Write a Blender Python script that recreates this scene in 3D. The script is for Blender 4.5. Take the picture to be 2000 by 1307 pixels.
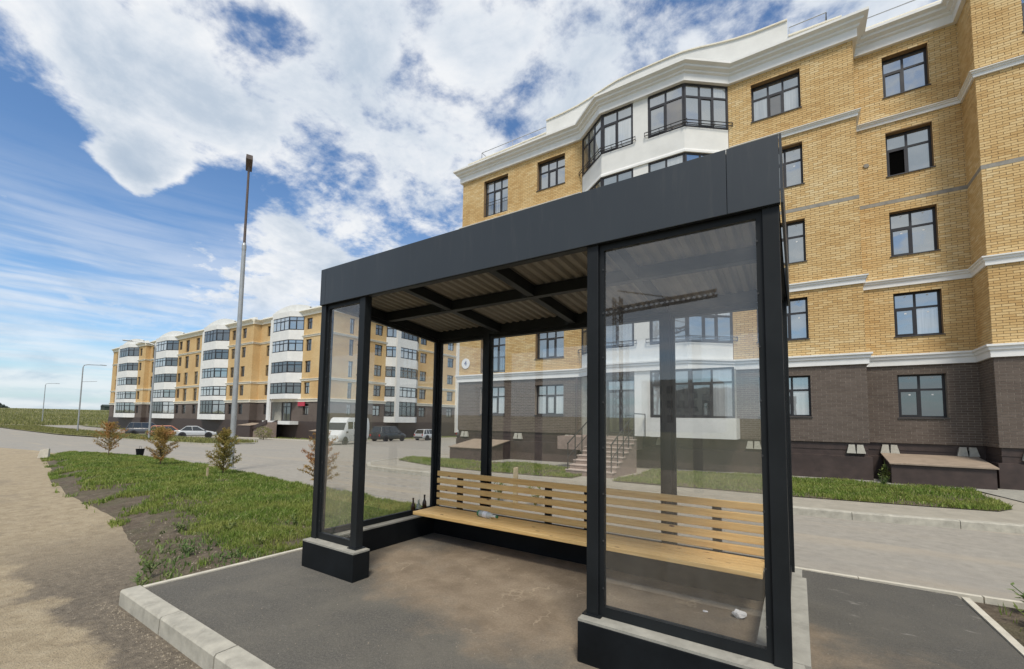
import bpy, bmesh, math, random
import numpy as np
from mathutils import Vector, Matrix
random.seed(7); rng = np.random.default_rng(11)
sc = bpy.context.scene
for o in list(bpy.data.objects): bpy.data.objects.remove(o)
col = sc.collection
R = math.radians

# ------------------------------------------------------------------ camera
CAM = (4.7832, -2.9352, 1.695)
YAW, PITCH, ROLL, FPX, CYP = -0.5831, 0.0718, 0.0148, 846.39, 759.45
_f = Vector((math.sin(YAW)*math.cos(PITCH), math.cos(YAW)*math.cos(PITCH), math.sin(PITCH)))
_r = Vector((math.cos(YAW), -math.sin(YAW), 0)); _u = _r.cross(_f)
_r2 = _r*math.cos(ROLL)+_u*math.sin(ROLL); _u2 = -_r*math.sin(ROLL)+_u*math.cos(ROLL)
cd = bpy.data.cameras.new('camera'); cam = bpy.data.objects.new('camera', cd); col.objects.link(cam)
cam.matrix_world = Matrix(((_r2.x,_u2.x,-_f.x,CAM[0]),(_r2.y,_u2.y,-_f.y,CAM[1]),(_r2.z,_u2.z,-_f.z,CAM[2]),(0,0,0,1)))
cd.sensor_fit = 'HORIZONTAL'; cd.sensor_width = 36; cd.lens = FPX/2000*36
cd.shift_y = (CYP-653.5)/2000; cd.clip_end = 6000; cd.clip_start = .05
sc.camera = cam
def pdir(u, v):                       # direction of a photograph pixel
    d = _r2*((u-1000)/FPX) + _u2*(-(v-CYP)/FPX) + _f
    return d.normalized()

# ------------------------------------------------------------------ light
SUN_EL, SUN_AZ = R(58), R(146)        # azimuth clockwise from +Y
sc.view_settings.view_transform = 'Standard'; sc.view_settings.look = 'None'
sc.view_settings.exposure = 0.6; sc.view_settings.gamma = 1
sd = bpy.data.lights.new('sun', 'SUN'); sd.energy = 2.3; sd.angle = R(14); sd.color = (1, .93, .82)
sun = bpy.data.objects.new('sun', sd); col.objects.link(sun)
_sd = Vector((math.sin(SUN_AZ)*math.cos(SUN_EL), math.cos(SUN_AZ)*math.cos(SUN_EL), math.sin(SUN_EL)))
sun.rotation_euler = _sd.to_track_quat('Z', 'Y').to_euler(); sun.location = (10, -20, 30)

class NT:                              # tiny node helper
    def __init__(s, tree): s.t = tree; s.n = tree.nodes; s.l = tree.links
    def new(s, typ, **k):
        n = s.n.new(typ)
        for a, b in k.items(): setattr(n, a, b)
        return n
    def link(s, a, b): s.l.new(a, b)
    def val(s, inp, v):
        if hasattr(v, 'links') or isinstance(v, bpy.types.NodeSocket): s.l.new(v, inp)
        else: inp.default_value = v
    def math(s, op, a, b=0, c=None, clamp=False):
        n = s.new('ShaderNodeMath', operation=op); n.use_clamp = clamp
        s.val(n.inputs[0], a); s.val(n.inputs[1], b)
        if c is not None: s.val(n.inputs[2], c)
        return n.outputs[0]
    def noise(s, vec, scale, detail=4, rough=.55, dist=0):
        n = s.new('ShaderNodeTexNoise'); s.val(n.inputs['Vector'], vec)
        n.inputs['Scale'].default_value = scale; n.inputs['Detail'].default_value = detail
        n.inputs['Roughness'].default_value = rough; n.inputs['Distortion'].default_value = dist
        return n.outputs[0]
    def ramp(s, fac, stops, smooth=False):
        n = s.new('ShaderNodeValToRGB'); s.val(n.inputs[0], fac); e = n.color_ramp.elements
        if smooth: n.color_ramp.interpolation = 'EASE'
        while len(e) < len(stops): e.new(.5)
        for el, (p, c) in zip(e, stops):
            el.position = p; el.color = (*c, 1) if len(c) == 3 else c
        return n.outputs[0]
    def step(s, x, a, b):
        n = s.new('ShaderNodeMapRange'); n.interpolation_type = 'SMOOTHSTEP'
        s.val(n.inputs[0], x); n.inputs[1].default_value = a; n.inputs[2].default_value = b
        return n.outputs[0]
    def mix(s, fac, a, b, mode='MIX'):
        n = s.new('ShaderNodeMix', data_type='RGBA', blend_type=mode)
        s.val(n.inputs[0], fac); 
        for i, v in ((6, a), (7, b)):
            if isinstance(v, tuple): n.inputs[i].default_value = (*v, 1) if len(v) == 3 else v
            else: s.l.new(v, n.inputs[i])
        return n.outputs[2]
    def vmath(s, op, a, b=None):
        n = s.new('ShaderNodeVectorMath', operation=op); s.val(n.inputs[0], a)
        if b is not None: s.val(n.inputs[1], b)
        return n

# ------------------------------------------------------------------ sky
w = bpy.data.worlds.new('World'); sc.world = w; w.use_nodes = True
t = NT(w.node_tree); t.n.clear()
sky = t.new('ShaderNodeTexSky', sky_type='NISHITA'); sky.sun_disc = False
sky.sun_elevation = SUN_EL; sky.sun_rotation = SUN_AZ; sky.air_density = 1.1; sky.dust_density = .25; sky.ozone_density = 2.2
skt = t.vmath('MULTIPLY', sky.outputs[0], (.80, .99, 1.16)); skc = t.vmath('SCALE', skt.outputs[0]); skc.inputs[3].default_value = .085
tc = t.new('ShaderNodeTexCoord'); dr = t.vmath('NORMALIZE', tc.outputs['Generated']).outputs[0]
sep = t.new('ShaderNodeSeparateXYZ'); t.link(dr, sep.inputs[0])
zc = t.math('MAXIMUM', t.math('ADD', sep.outputs[2], .22), .10)
px = t.math('DIVIDE', sep.outputs[0], zc); py = t.math('DIVIDE', sep.outputs[1], zc)
cmb = t.new('ShaderNodeCombineXYZ'); t.link(px, cmb.inputs[0]); t.link(py, cmb.inputs[1])
pv = cmb.outputs[0]
n1 = t.noise(pv, 2.9, 10, .60, .25)
n2 = t.noise(pv, 9.5, 7, .62, .15)
cov = t.math('ADD', t.math('MULTIPLY', n1, .62), t.math('MULTIPLY', n2, .38))
cov = t.math('ADD', cov, .135)
def blob(c, uvs, amp, deg):            # more or less cloud round a direction of the sky
    d = pdir(*uvs); k = 1/(math.radians(deg)**2)
    dp = t.vmath('DOT_PRODUCT', dr, tuple(d)).outputs['Value']
    e = t.math('POWER', 2.71828, t.math('MULTIPLY', t.math('SUBTRACT', dp, 1), k))
    return t.math('ADD', c, t.math('MULTIPLY', e, amp))
for uvs, amp, deg in [((-90,260),-.22,5.5),((60,330),-.27,4.8),((190,430),-.30,5.0),((330,400),-.22,4.2),((450,400),-.14,3.5),((640,270),-.07,3.5),((730,200),-.06,2),
                      ((1020,195),-.07,3),((485,60),-.05,2.5),((850,440),-.07,3),((255,328),.60,2.0),((330,330),.30,1.4),((15,390),.42,1.7),((330,440),.10,1.4),
                      ((120,130),.14,5),((330,190),.17,5.5),((560,110),.05,5),((950,90),.12,5),((860,330),.07,4),((470,500),.10,4),((230,500),.10,4.5),((620,560),.10,5),((380,440),.06,2)]:
    cov = blob(cov, uvs, amp, deg)
for k_, v_ in ((1250, 520), (1400, 480)):      # the panes mirror cloud behind the viewer
    d_ = pdir(k_, v_); e_ = t.math('POWER', 2.71828, t.math('MULTIPLY', t.math('SUBTRACT', t.vmath('DOT_PRODUCT', dr, (d_.x, -d_.y, d_.z)).outputs['Value'], 1), 30.)); cov = t.math('ADD', cov, t.math('MULTIPLY', e_, .12))
dens = t.step(cov, .545, .70)
# thin streaks low over the horizon
mp = t.new('ShaderNodeMapping'); mp.inputs['Scale'].default_value = (1.6, 1.6, 22); mp.inputs['Rotation'].default_value = (0, R(3), 0)
t.link(dr, mp.inputs[0]); st = t.noise(mp.outputs[0], 2.4, 6, .55, .3)
low = t.math('SUBTRACT', 1, t.step(sep.outputs[2], .16, .44))
hz = t.math('MULTIPLY', t.math('MULTIPLY', t.step(st, .24, .66), low), .66)
dens = t.math('MAXIMUM', t.math('MULTIPLY', dens, t.step(sep.outputs[2], .08, .26)), hz)
n4 = t.noise(pv, 3.1, 8, .6, .3)
shade = t.math('ADD', t.math('MULTIPLY', t.step(cov, .62, .95), .45), t.math('MULTIPLY', t.math('SUBTRACT', n4, .43), 2.1), clamp=True)
cl = t.ramp(shade, [(0, (.585, .60, .62)), (.25, (.49, .525, .57)), (.6, (.36, .415, .485)), (1, (.28, .345, .43))])
hzn = t.math('MULTIPLY', t.math('SUBTRACT', 1, t.step(sep.outputs[2], -.02, .16)), .75)   # milky air low down
skb = t.mix(hzn, skc.outputs[0], (.33, .43, .50))
mx = t.mix(dens, skb, cl)
bg = t.new('ShaderNodeBackground'); t.link(mx, bg.inputs[0]); bg.inputs[1].default_value = 1
wo = t.new('ShaderNodeOutputWorld'); t.link(bg.outputs[0], wo.inputs[0])

# ------------------------------------------------------------------ materials
MAT = {}
def base(name):
    m = bpy.data.materials.new(name); m.use_nodes = True; t = NT(m.node_tree); t.n.clear()
    out = t.new('ShaderNodeOutputMaterial'); b = t.new('ShaderNodeBsdfPrincipled'); t.link(b.outputs[0], out.inputs[0])
    g = t.new('ShaderNodeNewGeometry'); MAT[name] = m
    return m, t, b, g.outputs['Position'], out, g
def bump(t, b, h, st=.3, dist=.01):
    n = t.new('ShaderNodeBump'); n.inputs['Strength'].default_value = st; n.inputs['Distance'].default_value = dist
    t.link(h, n.inputs['Height']); t.link(n.outputs[0], b.inputs['Normal'])
def plain(name, c, rough=.6, var=.12, scale=3, bst=.15, bsc=60, metal=0, bdist=.004, spec=.5, stain=0):
    m, t, b, P, out, g = base(name)
    n = t.noise(P, scale, 5, .6); d = tuple(x*(1-var) for x in c); u = tuple(min(1, x*(1+var)) for x in c)
    cc = t.ramp(n, [(.3, d), (.7, u)])
    if stain:
        s = t.step(t.noise(P, scale*.6, 6, .7, .5), .52, .7); cc = t.mix(t.math('MULTIPLY', s, stain), cc, tuple(x*.55 for x in c))
    t.link(cc, b.inputs['Base Color'])
    t.link(t.ramp(n, [(.2, (rough*.85,)*3), (.8, (min(1, rough*1.12),)*3)]), b.inputs['Roughness'])
    b.inputs['Metallic'].default_value = metal; b.inputs['Specular IOR Level'].default_value = spec
    if bst: bump(t, b, t.noise(P, bsc, 3), bst, bdist)
    return m
# asphalt of the pad, dusted with trampled earth
m, t, b, P, out, g = base('asphalt')
spk = t.noise(P, 140, 2, .6); sp2 = t.noise(P, 48, 4, .75); big = t.noise(P, 1.1, 8, .65, .2); mid = t.noise(P, 9, 7, .7)
c = t.ramp(sp2, [(.30, (.066, .063, .056)), (.5, (.108, .102, .089)), (.70, (.19, .178, .152))])
c = t.mix(.35, c, t.ramp(spk, [(.34, (.045, .043, .040)), (.5, (.10, .095, .084)), (.66, (.25, .235, .20))]))
c = t.mix(t.math('MULTIPLY', t.step(big, .40, .68), .5), c, (.175, .160, .130))
c = t.mix(t.math('MULTIPLY', t.step(mid, .52, .70), .35), c, (.085, .080, .070))
sx = t.new('ShaderNodeSeparateXYZ'); t.link(P, sx.inputs[0])
rgt = t.step(sx.outputs[0], 4.6, 5.0)
c = t.mix(t.math('MULTIPLY', rgt, .42), c, (.075, .072, .065))
ms = t.new('ShaderNodeMapping'); ms.inputs['Scale'].default_value = (2.4, 4.6, 1); ms.inputs['Rotation'].default_value = (0, 0, R(20)); t.link(P, ms.inputs[0])
scf = t.math('MULTIPLY', t.step(t.noise(ms.outputs[0], 1.3, 7, .65), .60, .74), t.math('ADD', t.math('MULTIPLY', rgt, .5), .12))
c = t.mix(scf, c, (.34, .32, .28))
ex = t.math('POWER', t.math('DIVIDE', t.math('SUBTRACT', sx.outputs[0], 2.75), 2.6), 2)
ey = t.math('POWER', t.math('DIVIDE', t.math('SUBTRACT', sx.outputs[1], 1.0), 1.25), 2)
el = t.math('ADD', t.math('ADD', ex, ey), t.math('MULTIPLY', t.math('SUBTRACT', t.noise(P, 1.7, 9, .65, .2), .5), 2.2))
dirt = t.math('SUBTRACT', 1, t.step(el, .35, 1.30))
dn = t.noise(P, 2.6, 9, .62, .15)
dc = t.ramp(dn, [(.3, (.20, .153, .105)), (.5, (.285, .222, .155)), (.7, (.36, .288, .205))])
dc = t.mix(.6, dc, t.ramp(sp2, [(.3, (.5,)*3), (.7, (1,)*3)]), 'MULTIPLY')
rim = t.math('SUBTRACT', 1, t.step(t.math('ABSOLUTE', t.math('SUBTRACT', t.noise(P, 1.25, 5, .55, .1), .53)), .0, .012))
dc = t.mix(t.math('MULTIPLY', t.math('MULTIPLY', rim, t.step(t.noise(P, 2.2, 3, .5), .48, .62)), .5), dc, (.47, .385, .275))
c = t.mix(t.math('MULTIPLY', dirt, .93), c, dc)
wsp = t.step(t.noise(P, 60, 2, .4), .735, .76)
c = t.mix(t.math('MULTIPLY', wsp, .6), c, (.42, .40, .34))
t.link(c, b.inputs['Base Color']); b.inputs['Roughness'].default_value = .92; b.inputs['Specular IOR Level'].default_value = .25
bump(t, b, t.math('ADD', t.math('ADD', spk, sp2), t.math('MULTIPLY', mid, .8)), .8, .008)
# dusty road
def roadmat(name, dusty):
    m, t, b, P, out, g = base(name)
    spk = t.noise(P, 90, 2, .6); big = t.noise(P, .35, 7, .6, .3); mid = t.noise(P, 6, 6, .65, .4)
    if dusty:
        c = t.ramp(mid, [(.25, (.31, .243, .152)), (.5, (.435, .352, .23)), (.75, (.53, .44, .30))])
        sx = t.new('ShaderNodeSeparateXYZ'); t.link(P, sx.inputs[0])
        ed = t.math('ADD', sx.outputs[1], t.math('MULTIPLY', t.math('SUBTRACT', t.noise(P, 1.6, 7, .65), .5), 1.0))
        xx = t.step(sx.outputs[0], -5.5, -1.0)
        dk = t.math('MULTIPLY', t.step(ed, -1.88, -1.70), xx)
        dkc = t.ramp(t.noise(P, 14, 7, .7), [(.3, (.12, .098, .072)), (.55, (.215, .178, .13)), (.75, (.32, .265, .195))])
        c = t.mix(dk, c, dkc)
        c = t.mix(t.math('MULTIPLY', t.step(t.noise(P, .9, 6, .65, .5), .52, .68), .5), c, (.27, .225, .165))
        peb = t.step(t.noise(P, 38, 3, .5), .70, .73)
        c = t.mix(t.math('MULTIPLY', peb, .55), c, (.17, .14, .105))
        c = t.mix(.5, c, t.ramp(t.noise(P, 24, 7, .75), [(.28, (.62, .6, .57)), (.7, (1, 1, 1))]), 'MULTIPLY')
    else:
        c = t.ramp(mid, [(.25, (.24, .222, .188)), (.5, (.295, .273, .232)), (.75, (.345, .32, .272))])
        wv = t.new('ShaderNodeMapping'); wv.inputs['Scale'].default_value = (.09, 1.4, 1); t.link(P, wv.inputs[0])
        trk = t.noise(wv.outputs[0], 1, 5, .6, .2)
        c = t.mix(t.math('MULTIPLY', t.step(trk, .5, .7), .6), c, (.38, .325, .245))
        c = t.mix(t.math('MULTIPLY', t.step(big, .52, .7), .45), c, (.25, .235, .21))
    c = t.mix(.25, c, t.ramp(spk, [(.3, (.5,)*3), (.7, (1,)*3)]), 'MULTIPLY')
    t.link(c, b.inputs['Base Color']); b.inputs['Roughness'].default_value = .95
    bump(t, b, t.math('ADD', t.math('ADD', spk, t.noise(P, 26, 6, .7)), t.math('MULTIPLY', mid, 2.0)), .9 if dusty else .25, .022 if dusty else .006)
roadmat('dirt_road', True); roadmat('road', False)
m, t, b, P, out, g = base('sidewalk')
c = t.ramp(t.noise(P, 3, 7, .65, .3), [(.3, (.26, .24, .195)), (.7, (.35, .32, .26))]); t.link(c, b.inputs['Base Color'])
b.inputs['Roughness'].default_value = .95; bump(t, b, t.noise(P, 70, 3), .3, .005)
# earth
m, t, b, P, out, g = base('earth')
n = t.noise(P, 7, 9, .7, .4)
c = t.ramp(n, [(.28, (.085, .062, .042)), (.5, (.155, .118, .08)), (.72, (.26, .21, .145))])
c = t.mix(t.math('MULTIPLY', t.step(t.noise(P, 1.1, 6, .6), .42, .6), .35), c, (.105, .115, .045))
t.link(c, b.inputs['Base Color']); b.inputs['Roughness'].default_value = 1
bump(t, b, t.math('ADD', t.math('ADD', n, t.noise(P, 22, 6, .7)), t.noise(P, 55, 3)), 1.0, .05)
# field
m, t, b, P, out, g = base('field')
c = t.ramp(t.noise(P, .06, 8, .65, .5), [(.3, (.115, .135, .05)), (.45, (.175, .18, .07)), (.58, (.25, .225, .10)), (.75, (.16, .17, .065))])
c = t.mix(.5, c, t.ramp(t.noise(P, 1.2, 8, .7), [(.3, (.45,)*3), (.7, (1,)*3)]), 'MULTIPLY')
c = t.mix(t.math('MULTIPLY', t.step(t.noise(P, .018, 5, .6), .5, .62), .6), c, (.20, .185, .10))
t.link(c, b.inputs['Base Color']); b.inputs['Roughness'].default_value = 1
bump(t, b, t.noise(P, 2.5, 8, .7), 1, .35)
# blades
def bladesmat(name, stops):
    m, t, b, P, out, g = base(name)
    rnd = g.outputs['Random Per Island']
    c = t.ramp(rnd, stops)
    c = t.mix(t.math('MULTIPLY', t.step(t.noise(P, .9, 5, .6), .42, .62), .5), c, (.32, .32, .085))
    c = t.mix(t.math('MULTIPLY', t.step(t.noise(P, 2.1, 5, .6), .52, .66), .4), c, (.07, .115, .022))
    t.link(c, b.inputs['Base Color']); b.inputs['Roughness'].default_value = .65; b.inputs['Specular IOR Level'].default_value = .2
    tr = t.new('ShaderNodeBsdfTranslucent'); t.link(c, tr.inputs[0]); ms = t.new('ShaderNodeMixShader'); ms.inputs[0].default_value = .3
    t.link(b.outputs[0], ms.inputs[1]); t.link(tr.outputs[0], ms.inputs[2]); t.link(ms.outputs[0], out.inputs[0])
bladesmat('grass', [(0, (.08, .14, .022)), (.35, (.145, .225, .036)), (.7, (.205, .29, .058)), (.88, (.29, .34, .10)), (1, (.46, .42, .22))])
bladesmat('drygrass', [(0, (.13, .145, .05)), (.5, (.20, .205, .08)), (1, (.33, .30, .15))])
bladesmat('weed', [(0, (.07, .13, .035)), (.6, (.13, .20, .065)), (1, (.24, .29, .13))])
bladesmat('larch_orange', [(0, (.32, .125, .045)), (.5, (.48, .215, .085)), (.85, (.54, .29, .125)), (1, (.38, .31, .10))])
bladesmat('larch_green', [(0, (.17, .15, .035)), (.5, (.29, .235, .06)), (.8, (.38, .28, .09)), (1, (.42, .23, .10))])
plain('bark', (.10, .07, .05), .9, .3, 30, .5, 80)
plain('concrete', (.30, .29, .25), .9, .18, 7, .5, 70, stain=.5)
plain('kerb', (.385, .365, .305), .92, .2, 7, .6, 60, stain=.5)
plain('kerb_pale', (.52, .485, .40), .92, .15, 7, .3, 110, stain=.25)
plain('black_metal', (.012, .0142, .016), .5, .25, 2.2, .03, 200, spec=.22)
plain('base_black', (.0075, .009, .0105), .6, .35, 3, .12, 60, spec=.16)
m, t, b, P, out, g = base('fascia')
c = t.ramp(t.noise(P, 1.1, 4, .5), [(.3, (.026, .033, .041)), (.7, (.033, .041, .050))])
mp = t.new('ShaderNodeMapping'); mp.inputs['Scale'].default_value = (9, 9, .8); t.link(P, mp.inputs[0])
c = t.mix(t.math('MULTIPLY', t.step(t.noise(mp.outputs[0], 1.6, 6, .65), .52, .75), .22), c, (.10, .10, .095)); t.link(c, b.inputs['Base Color'])
b.inputs['Roughness'].default_value = .45; b.inputs['Specular IOR Level'].default_value = .4
bump(t, b, t.noise(P, 1.6, 2), .12, .02)
plain('roof_sheet', (.21, .195, .165), .7, .12, 2, .1, 30)
# wood
m, t, b, P, out, g = base('pine')
oi = t.new('ShaderNodeObjectInfo')
mp = t.new('ShaderNodeMapping'); mp.inputs['Scale'].default_value = (1.1, 22, 22); t.link(P, mp.inputs[0])
off = t.new('ShaderNodeCombineXYZ'); 
for i in range(3): t.link(t.math('MULTIPLY', oi.outputs['Random'], 37.), off.inputs[i])
vv = t.vmath('ADD', mp.outputs[0], off.outputs[0]).outputs[0]
gr = t.noise(vv, 2.2, 6, .6, .9)
c = t.ramp(gr, [(.25, (.60, .35, .115)), (.5, (.80, .52, .205)), (.72, (.88, .62, .28))])
c = t.mix(.35, c, t.ramp(oi.outputs['Random'], [(0, (.72, .66, .58)), (1, (1, 1, 1))]), 'MULTIPLY')
mk = t.new('ShaderNodeMapping'); mk.inputs['Scale'].default_value = (3.3, 9, 9); t.link(P, mk.inputs[0])
vk = t.vmath('ADD', mk.outputs[0], off.outputs[0]).outputs[0]
vo = t.new('ShaderNodeTexVoronoi'); vo.inputs['Scale'].default_value = 1.0; t.link(vk, vo.inputs['Vector'])
c = t.mix(t.math('SUBTRACT', 1, t.step(vo.outputs['Distance'], .07, .13)), c, (.20, .085, .03))
t.link(c, b.inputs['Base Color']); b.inputs['Roughness'].default_value = .55; bump(t, b, gr, .2, .002)
# clear pane of the shelter: dusty acrylic
m, t, b, P, out, g = base('shelter_glass')
lw = t.new('ShaderNodeFresnel'); lw.inputs[0].default_value = 2.0
gl = t.new('ShaderNodeBsdfGlossy'); gl.inputs['Roughness'].default_value = .015; gl.inputs[0].default_value = (.95, .95, .95, 1)
trn = t.new('ShaderNodeBsdfTransparent'); trn.inputs[0].default_value = (.975, .978, .975, 1)
df = t.new('ShaderNodeBsdfDiffuse'); df.inputs[0].default_value = (.52, .51, .49, 1)
bfc = t.math('MULTIPLY', lw.outputs[0], t.math('SUBTRACT', 1, g.outputs['Backfacing']))
s1 = t.new('ShaderNodeMixShader'); t.link(bfc, s1.inputs[0]); t.link(trn.outputs[0], s1.inputs[1]); t.link(gl.outputs[0], s1.inputs[2])
mp = t.new('ShaderNodeMapping'); mp.inputs['Scale'].default_value = (6, 6, 1.2); t.link(P, mp.inputs[0])
du = t.ramp(t.noise(mp.outputs[0], 1.2, 7, .65), [(.3, (.014,)*3), (.7, (.042,)*3)])
s2 = t.new('ShaderNodeMixShader'); t.link(du, s2.inputs[0]); t.link(s1.outputs[0], s2.inputs[1]); t.link(df.outputs[0], s2.inputs[2])
t.link(s2.outputs[0], out.inputs[0])
# window panes of the buildings
def panemat(name, c0, c1, gloss, curtain=False):
    m, t, b, P, out, g = base(name)
    oi = t.new('ShaderNodeObjectInfo')
    f = t.noise(t.vmath('ADD', P, oi.outputs['Location']).outputs[0], .9, 3, .5)
    if curtain:
        mp = t.new('ShaderNodeMapping'); mp.inputs['Scale'].default_value = (14, 14, .5); t.link(P, mp.inputs[0]); f = t.noise(mp.outputs[0], 1, 3, .5)
    c = t.ramp(f, [(.3, c0), (.7, c1)])
    c = t.mix(.5, c, t.ramp(oi.outputs['Random'], [(0, (.55,)*3), (1, (1,)*3)]), 'MULTIPLY')
    t.link(c, b.inputs['Base Color']); b.inputs['Roughness'].default_value = .3
    gl = t.new('ShaderNodeBsdfGlossy'); gl.inputs['Roughness'].default_value = .02; gl.inputs[0].default_value = (.86, .88, .86, 1)
    nb = t.new('ShaderNodeBump'); nb.inputs['Strength'].default_value = .05; nb.inputs['Distance'].default_value = .05
    t.link(t.noise(P, 1.1, 2), nb.inputs['Height']); t.link(nb.outputs[0], gl.inputs['Normal'])
    s = t.new('ShaderNodeMixShader'); s.inputs[0].default_value = gloss
    t.link(b.outputs[0], s.inputs[1]); t.link(gl.outputs[0], s.inputs[2]); t.link(s.outputs[0], out.inputs[0])
panemat('pane', (.03, .036, .04), (.10, .115, .12), .44)
panemat('pane_curtain', (.36, .38, .39), (.50, .52, .53), .35, True)
panemat('pane_dark', (.012, .013, .015), (.03, .032, .035), .20)
panemat('pane_brown', (.07, .055, .04), (.14, .115, .09), .22)
plain('pane_black', (.002, .002, .002), .9, .1, 2, 0, spec=.02)  # black sheet in place of glass: room shade painted behind an open sash
plain('window_frame', (.022, .021, .024), .45, .2, 4, .02)
plain('sill', (.05, .046, .045), .5, .2, 4, .02)
plain('white_plaster', (.70, .70, .675), .85, .06, 1.6, .25, 35, stain=.12)
plain('white_trim', (.74, .74, .72), .8, .05, 2, .1, 30, stain=.1)
plain('cream_trim', (.78, .73, .61), .8, .06, 2, .1, 30)
plain('grey_joint', (.27, .255, .225), .9, .2, 8, .3, 60)
plain('mortar_yellow', (.235, .155, .08), .95, .15, 6, .3, 90)
plain('mortar_brown', (.27, .23, .19), .95, .2, 6, .3, 90)
plain('plinth', (.052, .035, .030), .6, .25, 4, .15, 60, stain=.3)
plain('lid', (.30, .235, .175), .7, .15, 4, .2, 50)
plain('rail_metal', (.03, .03, .032), .5, .2, 5, 0)
plain('roof_rail', (.42, .43, .44), .5, .1, 5, 0)
plain('galvanised', (.36, .375, .38), .45, .12, 4, .08, 40, metal=.35)
plain('lamp_dark', (.10, .075, .065), .6, .2, 4, 0)
plain('step_tile', (.27, .205, .175), .85, .2, 9, .25, 60)
plain('step_riser', (.45, .37, .32), .85, .15, 9, .25, 60)
plain('vent_white', (.40, .385, .33), .85, .12, 14, .3, 60, stain=.3)
plain('black_hole', (.006, .006, .006), .9, .1, 3, 0)
plain('weathered_wood', (.42, .34, .21), .85, .2, 14, .3, 60)
plain('sign_white', (.74, .74, .73), .4, .05, 8, 0)
plain('sign_blue', (.05, .06, .16), .4, .1, 8, 0)
plain('sign_red', (.45, .03, .06), .45, .1, 8, 0)
plain('paper', (.72, .72, .74), .8, .1, 30, .3, 60)
plain('crane_steel', (.10, .045, .03), .6, .2, 3, 0)
plain('tyre', (.018, .018, .019), .85, .15, 20, .2, 60)
plain('rim', (.35, .36, .37), .4, .1, 8, 0, metal=.5)
plain('car_glass', (.018, .022, .024), .08, .1, 4, 0, spec=.9)
plain('lamp_lens', (.55, .57, .58), .15, .05, 8, 0, spec=.8)
plain('tail_lens', (.35, .02, .02), .2, .1, 8, 0)
plain('car_trim', (.03, .03, .032), .7, .1, 8, 0)
plain('paint_silver', (.46, .48, .49), .3, .04, 5, 0, spec=.7)
plain('paint_white', (.72, .73, .72), .3, .04, 5, 0, spec=.6)
plain('paint_dark', (.030, .036, .036), .3, .1, 5, 0, spec=.7)
plain('paint_orange', (.52, .20, .12), .35, .06, 5, 0, spec=.6)
plain('paint_grey', (.085, .09, .10), .3, .08, 5, 0, spec=.7)
plain('far_wood', (.035, .05, .04), 1, .3, .2, 0)
plain('rubble', (.26, .22, .165), .95, .2, 20, .4, 60)
m, t, b, P, out, g = base('brown_glass'); b.inputs['Base Color'].default_value = (.035, .014, .006, 1); b.inputs['Roughness'].default_value = .08
m, t, b, P, out, g = base('green_plastic'); b.inputs['Base Color'].default_value = (.03, .16, .06, 1); b.inputs['Roughness'].default_value = .35
m, t, b, P, out, g = base('pet_plastic'); b.inputs['Base Color'].default_value = (.86, .9, .88, 1); b.inputs['Roughness'].default_value = .12
b.inputs['Transmission Weight'].default_value = .55; b.inputs['IOR'].default_value = 1.2
m, t, b, P, out, g = base('clear_glass'); b.inputs['Base Color'].default_value = (.8, .84, .8, 1); b.inputs['Roughness'].default_value = .08
b.inputs['Transmission Weight'].default_value = .7; b.inputs['IOR'].default_value = 1.25
def brickmat(name, stops, single=False, patch=None):
    m, t, b, P, out, g = base(name)
    if single: rnd = t.new('ShaderNodeObjectInfo').outputs['Random']
    else: rnd = g.outputs['Random Per Island']
    big = t.noise(P, .42, 4, .6)
    f = t.math('ADD', t.math('MULTIPLY', rnd, .62), t.math('MULTIPLY', t.step(big, .36, .62), .38), clamp=True)
    c = t.ramp(f, stops)
    c = t.mix(.3, c, t.ramp(t.noise(P, 26, 5, .6), [(.3, (.62,)*3), (.7, (1,)*3)]), 'MULTIPLY')
    t.link(c, b.inputs['Base Color']); b.inputs['Roughness'].default_value = .85
    bump(t, b, t.noise(P, 45, 4), .3, .006)
YB = [(0, (.52, .325, .125)), (.3, (.60, .40, .17)), (.6, (.66, .465, .215)), (.85, (.70, .52, .265)), (1, (.74, .585, .33))]
BB = [(0, (.098, .073, .058)), (.5, (.122, .094, .075)), (1, (.15, .118, .096))]
brickmat('brick_yellow', YB); brickmat('brick_yellow_one', YB, True); brickmat('brick_brown', BB); brickmat('brick_brown_one', BB, True)
def farbrick(name, c0, c1, c2):
    m, t, b, P, out, g = base(name)
    c = t.ramp(t.noise(P, .22, 5, .6), [(.3, c0), (.5, c1), (.7, c2)])
    mp = t.new('ShaderNodeMapping'); mp.inputs['Scale'].default_value = (4, 4, 10); t.link(P, mp.inputs[0])
    c = t.mix(.4, c, t.ramp(t.noise(mp.outputs[0], 1, 2), [(.3, (.6,)*3), (.7, (1,)*3)]), 'MULTIPLY')
    t.link(c, b.inputs['Base Color']); b.inputs['Roughness'].default_value = .9
farbrick('far_yellow', (.53, .335, .145), (.60, .41, .19), (.66, .49, .26)); farbrick('far_brown', (.095, .072, .06), (.125, .098, .082), (.16, .13, .11))

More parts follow.
